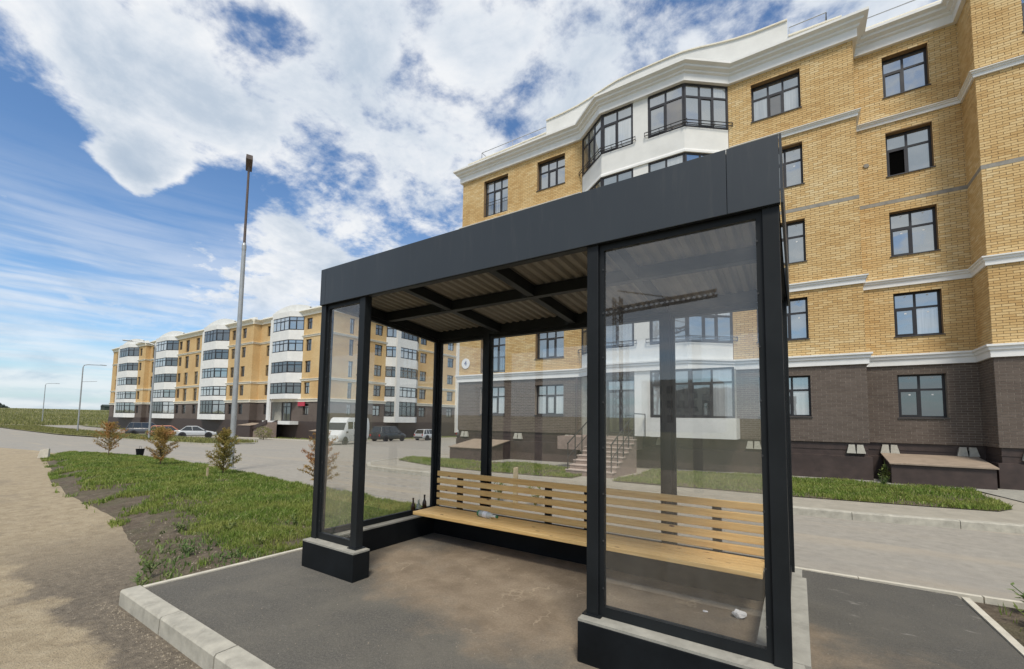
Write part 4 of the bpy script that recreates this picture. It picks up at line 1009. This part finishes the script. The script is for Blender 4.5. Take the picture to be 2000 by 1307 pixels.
# ------------------------------------------------------------------ cars
def loft(st):
    b = MB(); n = 10
    for x, zb, zs, w_ in st:
        h = zs-zb
        ring = [(-w_*.80,zb),(-w_*.97,zb+h*.18),(-w_,zb+h*.5),(-w_*.98,zb+h*.80),(-w_*.86,zs),(w_*.86,zs),(w_*.98,zb+h*.80),(w_,zb+h*.5),(w_*.97,zb+h*.18),(w_*.80,zb)]
        b.v += [(x, y, z) for y, z in ring]
    for i in range(len(st)-1):
        for k in range(n): b.f.append((i*n+k, i*n+(k+1)%n, (i+1)*n+(k+1)%n, (i+1)*n+k))
    b.f += [tuple(range(n)), tuple(range((len(st)-1)*n, len(st)*n))[::-1]]
    return b
_tm = MB().lathe([(.20,-.10),(.29,-.10),(.31,-.07),(.31,.07),(.29,.10),(.20,.10)], (0,0,0), 18, 'y').mesh('tyre', 'tyre')
_rm = MB().lathe([(.20,-.085),(.21,.0),(.20,.085)], (0,0,0), 12, 'y').mesh('rim', 'rim')
def car(name, kind, paint, x, y, heading, label, cat='car'):
    z = T(x, y)-.135; e = empty(name, (x, y, z), label, cat, rz=heading)
    if kind == 'van':
        L, hw = 5.4, .98
        loft([(-2.7,.35,2.35,.93),(-2.55,.30,2.48,.98),(.9,.30,2.50,.98),(1.25,.30,2.35,.97),(1.9,.30,1.35,.97),(2.45,.32,1.12,.95),(2.68,.38,.90,.86)]).build('body', paint, e, local=True, smooth=True)
        MB().hexa([(1.20,-.80,2.28),(1.20,.80,2.28),(1.88,.86,1.36),(1.88,-.86,1.36)], [(1.25,-.80,2.31),(1.25,.80,2.31),(1.93,.86,1.39),(1.93,-.86,1.39)]).build('windscreen', 'car_glass', e, local=True)
        for s in (-1, 1):
            for a, c_ in ((.55,1.35),(-.55,.35),(-1.6,-.75)):
                MB().box(a, c_, s*.965-.02, s*.965+.02, 1.45, 2.1).build('side_window', 'car_glass', e, local=True)
        wx = (-1.75, 1.75); belt = .85
    elif kind == 'minivan':
        L, hw = 4.6, .90
        loft([(-2.25,.40,1.0,.82),(-2.15,.26,1.08,.88),(1.1,.26,1.05,.90),(1.9,.28,.90,.88),(2.28,.36,.72,.76)]).build('body', paint, e, local=True, smooth=True)
        cab = (-2.15,-1.85,.55,1.35,1.04,1.74)
        wx = (-1.4, 1.42)
    elif kind == 'estate':
        L, hw = 4.2, .84
        loft([(-2.08,.42,.86,.74),(-2.0,.28,.90,.82),(.9,.26,.90,.84),(1.7,.28,.78,.81),(2.08,.36,.62,.70)]).build('body', paint, e, local=True, smooth=True)
        cab = (-1.95,-1.65,.20,.92,.88,1.42); wx = (-1.25, 1.28)
    else:
        L, hw = 4.3, .85
        loft([(-2.12,.42,.88,.74),(-2.0,.28,.95,.82),(-1.3,.26,.95,.85),(1.0,.26,.90,.85),(1.75,.28,.77,.82),(2.12,.36,.60,.70)]).build('body', paint, e, local=True, smooth=True)
        cab = (-1.55,-.95,.15,.98,.91,1.42); wx = (-1.28, 1.32)
    if kind != 'van':
        a, bq, c_, d, zb, zt_ = cab; wb, wt = hw*.90, hw*.70
        B = [(a,-wb,zb),(d,-wb,zb),(d,wb,zb),(a,wb,zb)]; U = [(bq,-wt,zt_),(c_,-wt,zt_),(c_,wt,zt_),(bq,wt,zt_)]
        cb = MB().hexa(B, U).build('windows', 'car_glass', e, local=True)
        rf = MB().hexa([(p[0]*1.0,p[1]*1.02,zt_-.012) for p in U], [(bq+.06,-wt*.92,zt_+.05),(c_-.06,-wt*.92,zt_+.05),(c_-.06,wt*.92,zt_+.05),(bq+.06,wt*.92,zt_+.05)]).build('roof', paint, e, local=True, bevel=.015)
        pl_ = MB()
        for p, q in zip(B, U): pl_.tube([(p[0],p[1]*1.005,p[2]-.03),(q[0],q[1]*1.01,q[2])], .04, 6)
        for s in (-1, 1):
            xm = (bq+c_)/2; pl_.tube([(xm+.1,s*wb*1.005,zb-.03),(xm,s*wt*1.01,zt_)], .035, 6)
            if kind in ('minivan', 'estate'): pl_.tube([(bq+.35,s*wb*1.005,zb-.03),(bq+.4,s*wt*1.01,zt_)], .045, 6)
        pl_.build('pillars', paint, e, local=True)
    for s in (-1, 1):
        for x_ in wx:
            h = MB().lathe([(.40,-.02),(.40,.02)], (x_, s*(hw-.005), .36 if kind != 'van' else .38), 18, 'y').build('wheel_arch', 'car_trim', e, local=True)
            o = inst('wheel', _rm, e, (x_, s*(hw-.085), .31)); inst('tyre', _tm, o, (0,0,0))
        zl = .62 if kind != 'van' else .80
        MB().box(L/2-.20, L/2-.04, s*(hw*.66)-.13, s*(hw*.66)+.13, zl-.05, zl+.09).build('headlight', 'lamp_lens', e, local=True, bevel=.02)
        MB().box(-L/2+.0, -L/2+.10, s*(hw*.76)-.09, s*(hw*.76)+.09, zl+.02, zl+.25).build('tail_light', 'tail_lens', e, local=True, bevel=.02)
        xm = .95 if kind != 'van' else 1.6; MB().box(xm-.08, xm+.06, s*(hw+.06)-.07, s*(hw+.06)+.07, zl+.30, zl+.44).build('mirror', 'car_trim', e, local=True, bevel=.02)
    MB().box(L/2-.12, L/2+.03, -hw*.8, hw*.8, .34, .50).build('bumper', 'car_trim' if paint != 'paint_white' else paint, e, local=True, bevel=.03)
    MB().box(-L/2-.03, -L/2+.12, -hw*.8, hw*.8, .36, .54).build('bumper', 'car_trim', e, local=True, bevel=.03)
    MB().box(L/2+.028, L/2+.04, -.26, .26, .38, .48).build('number_plate', 'sign_white', e, local=True)
    return e
car('parked_van', 'van', 'paint_white', -31.0, 22.9, R(-66), 'white van parked beyond the narrow left pane of the shelter', 'van')
car('parked_car', 'minivan', 'paint_dark', -36.3, 32.6, R(97), 'dark green minivan parked in front of the far building', 'car')
car('parked_car', 'estate', 'paint_silver', -37.0, 40.0, R(97), 'silver hatchback parked behind the dark minivan, beside the corner post', 'car')
car('parked_car', 'sedan', 'paint_grey', -37.0, 48.5, R(95), 'dark car partly hidden at the left edge of the near building', 'car')
car('parked_car', 'sedan', 'paint_silver', -57.6, 20.6, R(68), 'pale silver sedan parked left of the big lamp post, facing right', 'car')
car('parked_car', 'estate', 'paint_orange', -60.6, 18.9, R(70), 'reddish hatchback hidden behind the thin pole and the middle sapling', 'car')
car('parked_car', 'minivan', 'paint_grey', -71.0, 19.8, R(72), 'dark grey car at the far left end of the parked row', 'car')

# ------------------------------------------------------------------ plants
def blades(name, pts, hs, ws, m, lean=.5, label=None, cat=None, parent=None):
    n = len(pts); a = rng.uniform(0, 2*np.pi, n); l = rng.uniform(0, lean, n)*hs; la = rng.uniform(0, 2*np.pi, n)
    dx, dy = np.cos(a)*ws/2, np.sin(a)*ws/2; V = np.zeros((n, 5, 3)); P = np.asarray(pts)
    V[:,0] = P-np.stack([dx,dy,0*dx],1); V[:,1] = P+np.stack([dx,dy,0*dx],1)
    M = P+np.stack([np.cos(la)*l*.35, np.sin(la)*l*.35, hs*.6],1); V[:,2] = M+np.stack([dx,dy,0*dx],1)*.75; V[:,3] = M-np.stack([dx,dy,0*dx],1)*.75
    V[:,4] = P+np.stack([np.cos(la)*l, np.sin(la)*l, hs*(1-.25*(l/np.maximum(hs,1e-4))**2)],1)
    k = np.arange(n)[:,None]*5; F = np.concatenate([k+np.array([0,1,2]), k+np.array([0,2,3]), k+np.array([3,2,4])])
    o = bpy.data.objects.new(name, fastmesh(name, V.reshape(-1,3), F, m)); col.objects.link(o); o['kind'] = 'stuff'
    if label: o['label'] = label; o['category'] = cat
    return o
def vnoise(x, y, s, seed=0):
    x = x*s+seed*17.3; y = y*s+seed*7.7; xi = np.floor(x); yi = np.floor(y); fx_ = x-xi; fy_ = y-yi
    def hh(a, b): v = np.sin(a*127.1+b*311.7+seed*74.7)*43758.5453; return v-np.floor(v)
    u = fx_*fx_*(3-2*fx_); v = fy_*fy_*(3-2*fy_)
    return (hh(xi,yi)*(1-u)+hh(xi+1,yi)*u)*(1-v)+(hh(xi,yi+1)*(1-u)+hh(xi+1,yi+1)*u)*v
def island_points(n, near):
    x = -.7-(24.6)*rng.uniform(0, 1, n)**near; fxp = np.array([p[0] for p in ISF]); fyp = np.array([p[1] for p in ISF]); bx = np.array([p[0] for p in ISB]); by = np.array([p[1] for p in ISB])
    yf = np.interp(x, fxp, fyp); yb = np.interp(x, bx, by); v = rng.uniform(0, 1, n); y = yf+v*(yb-yf)
    d = v*(yb-yf); e = np.clip(d/.9, 0, 1); e2 = np.clip((yb-y)/.12, 0, 1)
    z = Tn(x, y)-.138+(.125+.02*np.sin(x*3.1+v*9)*np.cos(x*1.7-v*5)+.012*np.sin(x*9+v*23))*e*e*(3-2*e)*(.55+.45*e2)
    nz = vnoise(x, y, 1.3, 1)*.55+vnoise(x, y, 3.7, 2)*.3+vnoise(x, y, 9, 3)*.15
    dens = np.clip((d-.40-.9*(vnoise(x,y,.9,9)-.35)*np.clip((x+15)/8,0,1))/.7, 0, 1)+.15*(nz-.5)
    # trampled bare earth next to the pad
    bare = np.clip((x+2.6)/1.6, 0, 1)*np.clip((2.4-y)/1.6, 0, 1)
    dens = np.where(dens > .02, dens*(1-.78*bare)+(nz-.50)*2.6, (nz-.70)*2)
    keep = (rng.uniform(0, 1, n) < np.clip(dens, 0, 1)) & (y < yb-.02)
    return np.stack([x, y, z-.004], 1)[keep], nz[keep]
P_, nz_ = island_points(230000, 1.9)
dist = np.hypot(P_[:,0]-CAM[0], P_[:,1]-CAM[1]); sc_ = np.clip(dist/7, .9, 2.2); nz_ = nz_*.6+.75*vnoise(P_[:,0],P_[:,1],.8,31)**1.5
gb = blades('grass', P_, rng.uniform(.022,.072,len(P_))*(.7+.7*nz_)*np.clip(sc_,.9,1.4), rng.uniform(.006,.011,len(P_))*sc_, 'grass', .9)
tag(gb, 'short green grass covering the island left of the shelter', 'grass')
def area_points(poly, n):
    px_ = np.array([p[0] for p in poly]); py_ = np.array([p[1] for p in poly]); x = rng.uniform(px_.min(), px_.max(), n); y = rng.uniform(py_.min(), py_.max(), n)
    ins = np.zeros(n, bool); m_ = len(poly)
    for i in range(m_):
        x1, y1 = poly[i]; x2, y2 = poly[(i+1) % m_]
        c_ = ((y1 > y) != (y2 > y)) & (x < (x2-x1)*(y-y1)/((y2-y1) if y2 != y1 else 1e-9)+x1); ins ^= c_
    return x[ins], y[ins]
for poly, n, lab in ((GR1, 42000, 'strip of grass before the near building seen through the shelter panes'), (GR2, 60000, 'strip of grass before the near building right of the entrance steps')):
    x, y = area_points(poly, n); nz = vnoise(x, y, 1.1, 5)*.6+vnoise(x, y, 4, 6)*.4; k = rng.uniform(0,1,len(x)) < np.clip((nz-.22)*2.2, .12, 1)
    x, y, nz = x[k], y[k], nz[k]
    tag(blades('grass', np.stack([x, y, Tn(x,y)+.01],1), rng.uniform(.035,.11,len(x))*(.6+.8*nz), rng.uniform(.014,.022,len(x)), 'grass', .8), lab, 'grass')
x, y = area_points([(6.3,-1.2),(12,-1.2),(12,3.6),(6.3,3.2)], 7000); nz = vnoise(x, y, 2.2, 8); k = (nz > .55) & (rng.uniform(0,1,len(x)) < .8)
tag(blades('grass', np.stack([x[k], y[k], 0*x[k]-.035],1), rng.uniform(.04,.13,k.sum()), rng.uniform(.006,.012,k.sum()), 'grass', .9), 'sparse weeds and grass in the soil bed right of the pad', 'grass')
# rough field grass on both far verges
x, y = area_points([(-128,12.5),(-36,13),(-36,17.5),(-128,18.2)], 26000)
tag(blades('grass', np.stack([x, y, Tn(x,y)-.04],1), rng.uniform(.12,.35,len(x)), rng.uniform(.05,.09,len(x)), 'drygrass', .8), 'dry rough grass on the verge beyond the side road', 'grass')
x, y = area_points([(-128,25.4),(-39.4,25.4),(-39.4,62),(-42,62),(-42,28),(-128,26.2)], 26000)
tag(blades('grass', np.stack([x, y, Tn(x,y)-.04],1), rng.uniform(.08,.22,len(x)), rng.uniform(.04,.07,len(x)), 'grass', .8), 'grass strip along the foot of the far building', 'grass')
r_ = rng.uniform(70, 330, 60000); a_ = rng.uniform(R(150), R(186), 60000); x = CAM[0]+r_*np.cos(a_); y = CAM[1]+r_*np.sin(a_)
k = ((y > 18.6) | (y < 1) | (x < -136)) & ~((x > -136) & (y > 18) & (y < 64)) & ~((x > -136) & (y < 28)); x, y = x[k], y[k]
zf = Tn(x,y)-.2+np.where(np.hypot(x-CAM[0],y-CAM[1])>105, .35*np.sin(x*.045+1)*np.cos(y*.06)*np.minimum(1,(np.hypot(x-CAM[0],y-CAM[1])-105)/60), 0)
tag(blades('grass', np.stack([x, y, zf],1), rng.uniform(.3,.9,len(x)), rng.uniform(.10,.22,len(x)), 'drygrass', .7), 'tall dry grass of the open field on the left', 'grass')
xl, nl = island_points(2600, 2.2)
dl = np.hypot(xl[:,0]-CAM[0], xl[:,1]-CAM[1]); tag(blades('leaf_litter', xl+np.array([0,0,.03]), rng.uniform(.012,.03,len(xl))*np.clip(dl/7,.9,2), rng.uniform(.02,.04,len(xl))*np.clip(dl/7,.9,2), 'weed', 2.0), 'pale clover leaves and dry litter dotted over the grass island', 'leaves')
nq = 5200; xq = rng.uniform(-4.6,-.72,nq); yq = rng.uniform(-1.25,2.6,nq); nn_ = vnoise(xq,yq,1.9,21)*.6+vnoise(xq,yq,5.5,22)*.4; fq = np.interp(xq,[p[0] for p in ISF],[p[1] for p in ISF]); kq = (nn_ > .53) & (yq > fq+.10); xq, yq = xq[kq], yq[kq]
zq = np.array([islz(a, (b2-interp(ISF,a))/(interp(ISB,a)-interp(ISF,a)), interp(ISB,a), interp(ISF,a)) for a, b2 in zip(xq, yq)])
tag(blades('ground_cover', np.stack([xq,yq,zq-.004],1), rng.uniform(.03,.085,len(xq)), rng.uniform(.012,.028,len(xq)), 'weed', 1.3), 'low leafy ground cover in patches on the bare earth beside the pad', 'weeds')
# broad-leaved weeds
def weed(x, y, z, h, n, label, sp=.25):
    e = empty('weed', (x, y, z), label, 'weed', 'weeds'); V = []; F = []; rr = random.Random(int(x*1000+y*77))
    stems = MB()
    for s in range(n):
        a = rr.uniform(0, 6.28); l = rr.uniform(.4, 1)*h; tip = Vector((math.cos(a)*sp*rr.uniform(.2,1), math.sin(a)*sp*rr.uniform(.2,1), l)); stems.tube([(0,0,-.02), tuple(tip*.5+Vector((0,0,l*.1))), tuple(tip)], [.006,.005,.003], 4)
        for q in range(9):
            f_ = rr.uniform(.25, 1); p = tip*f_; d = Vector((rr.uniform(-1,1), rr.uniform(-1,1), rr.uniform(.0,.7))).normalized(); L = rr.uniform(.05,.11)*(h/.35)**.5; wv = d.cross(Vector((0,0,1))).normalized()*L*.22
            k = len(V); V += [p, p+d*L*.45+wv, p+d*L, p+d*L*.45-wv]; F.append((k,k+1,k+2,k+3))
    b = MB(); b.v = [tuple(v) for v in V]; b.f = F; b.build('leaves', 'weed', e, local=True); stems.build('stem', 'weed', e, local=True); return e
W = [(-1.55,-.55,.18,6,'low'),(-1.2,.15,.16,6,'low'),(-2.3,.25,.2,6,'low'),(-.95,-.35,.13,5,'low'),(-1.9,1.0,.22,6,'low'),(-3.0,-.1,.18,6,'low'),(-1.0,.9,.15,5,'low'),(-1.25,-1.0,.14,5,'low'),(-.85,-1.22,.12,5,'low')]
WL_ = ['weed standing alone where bare earth meets the pad edging','weed beside the left base block of the shelter','weed at the edge of the thick grass','weed nearest the pad edging on bare earth','taller weed in the grass behind the bare earth','weed by the dirt road side of the grass','weed left of the shelter base, behind the others','weed near the kerb end on the dirt side','weed nearest the kerb corner stone']
for i, (x, y, h, n, q) in enumerate(W): weed(x, y, -.04, h, n, 'low leafy '+WL_[i], .16)
for x, y, h, lab in ((6.62,3.15,.34,'tall leafy weed at the back of the soil bed right of the pad'),(6.45,2.72,.20,'low bright green weed in the middle of the soil bed'),(6.42,2.2,.18,'leafy weed at the front of the soil bed by the picture edge')): weed(x, y, -.03, h, 11, lab, .22)
for x, y, h, lab in ((6.95,14.3,.75,'tall thin weed growing at the building corner left of the right cellar hatch'),(6.75,13.3,.35,'small weed in front of the building corner'),(-.9,5.2,.5,'leafy weed behind the bench back, left of the wooden stake'),(.05,5.2,.45,'leafy weed behind the bench back, right of the wooden stake')):
    weed(x, y, T(x, y)-.05 if y > 8 else -.13, h, 10, lab, .18)
def sapling(x, y, z, h, m, label, seed, w_=.55):
    rr = random.Random(seed); e = empty('larch_sapling', (x, y, z), label, 'tree', 'larch saplings'); tr = MB(); V = []; F = []
    tp = [Vector((0,0,-.05))]; 
    for k in range(1, 7): tp.append(Vector((rr.uniform(-.02,.02), rr.uniform(-.02,.02), h*k/6)))
    tr.tube(tp, [.018,.016,.014,.011,.008,.006,.003], 6)
    nb = 60
    for k in range(nb):
        f_ = .10+.87*k/nb; zz = h*f_*.92; a = k*2.4+rr.uniform(-.5,.5); L = w_*(.22+.78*max(0, math.sin(math.pi*min(1, (f_*.92+.16))))**.8)*rr.uniform(.45,1.15); up = rr.uniform(.25,.8)+.5*f_
        p0 = Vector((0,0,zz)); d = Vector((math.cos(a), math.sin(a), up)).normalized(); p1 = p0+d*L; pm = p0+d*L*.5-Vector((0,0,.03*L)); tr.tube([p0, pm, p1], [.006,.004,.002], 4, False)
        for q in range(int(18+42*L/w_)):
            s_ = rr.uniform(.12,1.02); c_ = p0+(p1-p0)*s_+Vector((rr.gauss(0,.025),rr.gauss(0,.025),rr.gauss(0,.02)))
            for _ in range(3):
                dd = Vector((rr.gauss(0,1),rr.gauss(0,1),rr.gauss(.4,1))).normalized(); ln = rr.uniform(.03,.065); wv = dd.cross(Vector((rr.gauss(0,1),rr.gauss(0,1),rr.gauss(0,1)))).normalized()*.0085
                n = len(V); V += [c_-wv, c_+wv, c_+dd*ln]; F.append((n,n+1,n+2))
    tr.build('trunk', 'bark', e, local=True); o = bpy.data.objects.new('crown', fastmesh('crown', np.array([tuple(v) for v in V]), np.array(F), m)); col.objects.link(o); o.parent = e
    return e
sapling(-21.3, 3.55, -.12, 1.55, 'larch_orange', 'orange brown larch sapling farthest from the shelter, left end of the row', 1, .85)
sapling(-13.9, 3.1, -.06, 1.42, 'larch_orange', 'orange brown larch sapling in the middle of the row on the grass', 2, .62)
sapling(-9.1, 3.05, -.02, 1.42, 'larch_green', 'yellow green larch sapling in front of the tall lamp post', 3, .52)
sapling(-4.75, 3.30, -.05, 1.55, 'larch_orange', 'reddish larch sapling seen through the narrow left pane of the shelter', 4, .50)
# shrubs on the verges
def shrub(x, y, h, w_, label, seed):
    rr = random.Random(seed); e = empty('shrub', (x, y, T(x,y)-.08), label, 'shrub', 'shrubs on the verge'); V = []; F = []
    for k in range(900):
        v = Vector((rr.gauss(0,1),rr.gauss(0,1),rr.gauss(0,1))).normalized()*rr.uniform(.35,1)**.6; p = Vector((v.x*w_, v.y*w_, h*.5+v.z*h*.5)); d = Vector((rr.gauss(0,1),rr.gauss(0,1),rr.gauss(.5,1))).normalized()*rr.uniform(.08,.2); wv = d.cross(Vector((0.3,.5,1))).normalized()*.05
        n = len(V); V += [p-wv, p+wv, p+d]; F.append((n,n+1,n+2))
    o = bpy.data.objects.new('foliage', fastmesh('foliage', np.array([tuple(v) for v in V]), np.array(F), 'drygrass')); col.objects.link(o); o.parent = e
    MB().tube([(0,0,-.1),(0,0,h*.6)], [.05,.02], 6).build('stem', 'bark', e, local=True)
shrub(-54.5,15.6,1.3,.9,'round green shrub on the verge in front of the dark grey car',1); shrub(-47.0,23.4,1.5,1.0,'green shrub beside the big lamp post near the far building',2)
# ------------------------------------------------------------------ small things on the grass
sk = empty('wooden_stake', (-8.85,2.55,-.05), 'short pale wooden stake standing in the grass left of the shelter', 'stake')
MB().hexa([(-.022,-.022,-.1),(.022,-.022,-.1),(.022,.022,-.1),(-.022,.022,-.1)], [(-.02,-.02,.30),(.02,-.02,.31),(.02,.02,.33),(-.02,.02,.32)]).build('stake_body', 'weathered_wood', sk, local=True)
sk = empty('wooden_stake', (-.42,5.15,-.14), 'greenish wooden stake standing behind the bench back', 'stake')
MB().hexa([(-.05,-.03,-.1),(.05,-.03,-.1),(.05,.03,-.1),(-.05,.03,-.1)], [(-.045,-.028,.78),(.045,-.028,.79),(.045,.028,.80),(-.045,.028,.79)]).build('stake_body', 'weathered_wood', sk, local=True)
bk = empty('bucket', (-20.0,4.3,-.16), 'small black bucket at the back edge of the grass island', 'bucket')
MB().lathe([(.12,0),(.16,.30),(.17,.31),(.15,.29),(.11,.03)], (0,0,0), 14).build('bucket_body', 'base_black', bk, local=True); MB().tube([(-.16,0,.3),(-.1,0,.42),(.1,0,.42),(.16,0,.3)], .006, 5).build('handle', 'rail_metal', bk, local=True)
def stone(x, y, z, s, seed, label, m='rubble', group=None):
    rr = random.Random(seed); bm = bmesh.new(); bmesh.ops.create_icosphere(bm, subdivisions=2, radius=s)
    for v in bm.verts: v.co *= rr.uniform(.8,1.12); v.co.z *= .55
    me = bpy.data.meshes.new('stone'); bm.to_mesh(me); bm.free(); me.materials.append(MAT[m]); o = bpy.data.objects.new('stone', me); col.objects.link(o); o.location = (x,y,z); o.rotation_euler = (0,0,rr.uniform(0,6)); tag(o, label, 'stone', group)
stone(-12.0,3.9,-.05,.13,1,'flat pale stone at the back edge of the island behind the wooden stake'); stone(-10.6,3.75,-.06,.10,2,'small pale stone at the island edge right of the flat stone')
ks = empty('loose_kerb_stone', (-22.6,1.75,-.2), 'pale concrete kerb stone standing at the left tip of the grass island', 'kerb stone', rz=R(60)); MB().hexa([(-.17,-.10,-.05),(.17,-.10,-.05),(.17,.10,-.05),(-.17,.10,-.05)],[(-.10,-.08,.30),(.17,-.06,.36),(.17,.07,.36),(-.10,.08,.30)]).build('kerb_stone', 'kerb_pale', ks, local=True, bevel=.01)
# gravel: uncountable crumbs along the kerb and on the bare earth
x = np.concatenate([rng.uniform(-.9,3,420), rng.uniform(-4,-.7,420), rng.uniform(.0,4.5,420), 2-9*rng.uniform(0,1,1500)**1.5]); y = np.concatenate([-1.43-np.abs(rng.normal(0,.10,420)), rng.uniform(-1.5,1.2,420), rng.uniform(-1.2,1.9,420), rng.uniform(-2.9,-1.0,1500)]); z = np.concatenate([np.full(420,-.13), np.full(420,-.125), np.full(420,.0), np.full(1500,-.132)])
z[420:840] = np.array([(-.13 if yy < interp(ISF, xx) else islz(xx, (yy-interp(ISF,xx))/(interp(ISB,xx)-interp(ISF,xx)), interp(ISB,xx), interp(ISF,xx))) for xx, yy in zip(x[420:840], y[420:840])])
k = ~((z < -.131) & (x > -.75) & (y > -1.45)) & ~((z < -.131) & (x < -.7) & (y > np.interp(x, [p[0] for p in ISF], [p[1] for p in ISF]))) & ~((y > -.02) & (y < .25) & ((x < .95) | (x > 3.4))); x, y, z = x[k], y[k], z[k]; n = len(x)
s = rng.uniform(.003,.011,n)*np.where(z == 0, .55, 1)*np.where((z > -.128) & (z < -.001), 1.5, 1); oc = np.array([(1,0,0),(-1,0,0),(0,1,0),(0,-1,0),(0,0,.8),(0,0,-.6)]); fo = np.array([(0,2,4),(2,1,4),(1,3,4),(3,0,4),(2,0,5),(1,2,5),(3,1,5),(0,3,5)])
V = (np.stack([x,y,z],1)[:,None,:]+oc[None]*s[:,None,None]*rng.uniform(.7,1.3,(n,6,1))).reshape(-1,3); F = (np.arange(n)[:,None,None]*6+fo[None]).reshape(-1,3)
go = bpy.data.objects.new('gravel', fastmesh('gravel', V, F, 'rubble')); col.objects.link(go); tag(go, 'loose gravel crumbs along the kerb and on the bare earth', 'gravel', kind='stuff')
# ------------------------------------------------------------------ horizon at left
def farwood(x, y, L, h, label):
    z = T(x,y)-.5; n = 900; V = []; F = []; rr = random.Random(int(-x))
    for k in range(n):
        q = rr.uniform(-1,1); hh = h*(1-abs(q)**2.5)*rr.uniform(.6,1); p = Vector((x+rr.uniform(-6,6), y+q*L/2, z+hh*rr.uniform(.05,1))); s_ = rr.uniform(.5,1.4)
        a = len(V); V += [p+Vector((0,-s_,-s_*.6)), p+Vector((0,s_,-s_*.6)), p+Vector((0,0,s_*.8)), p+Vector((s_,0,0))]; F += [(a,a+1,a+2),(a,a+2,a+3),(a+1,a+3,a+2)]
    o = bpy.data.objects.new('far_wood', fastmesh('far_wood', np.array([tuple(v) for v in V]), np.array(F), 'far_wood')); col.objects.link(o); tag(o, label, 'wood', kind='stuff')
farwood(-430,40,26,5.5,'dark clump of trees on the horizon at the far left')
sh = empty('shed', (-372,92,T(-372,92)-.8), 'tiny dark shed on the horizon just left of the far building', 'shed'); MB().box(-4,4,-6,6,0,2.8).build('walls', 'far_wood', sh, local=True); MB().hexa([(-4.3,-6.3,2.8),(4.3,-6.3,2.8),(4.3,6.3,2.8),(-4.3,6.3,2.8)],[(-.2,-6.3,4.0),(.2,-6.3,4.0),(.2,6.3,4.0),(-.2,6.3,4.0)]).build('roof', 'far_wood', sh, local=True)
ma = empty('mast', (-372,106,T(-372,106)-1), 'thin mast on the horizon beside the far building', 'mast'); MB().tube([(0,0,0),(0,0,14)], [.35,.15], 6).build('pole', 'far_wood', ma, local=True)
# ------------------------------------------------------------------ behind the camera: what the panes mirror
cr = empty('tower_crane', (-25.5,-81.6,0), 'red brown tower crane that shows mirrored in the right front pane of the shelter', 'crane')
def lattice(a, c_, w_, n, name):
    a, c_ = Vector(a), Vector(c_); d = (c_-a).normalized(); u = d.cross(Vector((0,0,1))) if abs(d.z) < .9 else Vector((1,0,0)); u = u.normalized()*w_; v = d.cross(u).normalized()*w_; b = MB(); cs = [u+v,-u+v,-u-v,u-v]
    for q in cs: b.tube([a+q, c_+q], .17, 4)
    for k in range(n):
        p = a+(c_-a)*(k/n); p2 = a+(c_-a)*((k+1)/n)
        for i in range(4): b.tube([p+cs[i], p2+cs[(i+1)%4]], .10, 3)
    b.build(name, 'crane_steel', cr, local=True)
lattice((0,0,-1),(0,0,27),.7,16,'mast'); lattice((-3,.8,24.0),(18,-4.5,26.5),.55,22,'jib'); MB().tube([(0,0,28.5),(12,-3,25.8)], .12, 4).build('tie_rod', 'crane_steel', cr, local=True); MB().box(-5,-2.5,.2,2,22.5,24.5).build('counterweight', 'crane_steel', cr, local=True)
ub = empty('apartment_building', (-14,-90,0), 'grey unfinished block behind the viewer, mirrored in the right front pane', 'building')
MB().box(-8,6,-8,4,-.5,10.2).build('walls', 'grey_joint', ub, local=True)
wm = MB().box(-.6,.6,0,.1,0,1.5).mesh('window', 'black_hole')
for k in range(3):
    for i in range(6): inst('window', wm, ub, (-6.8+i*2.2, 4.0, 1.6+k*2.9))
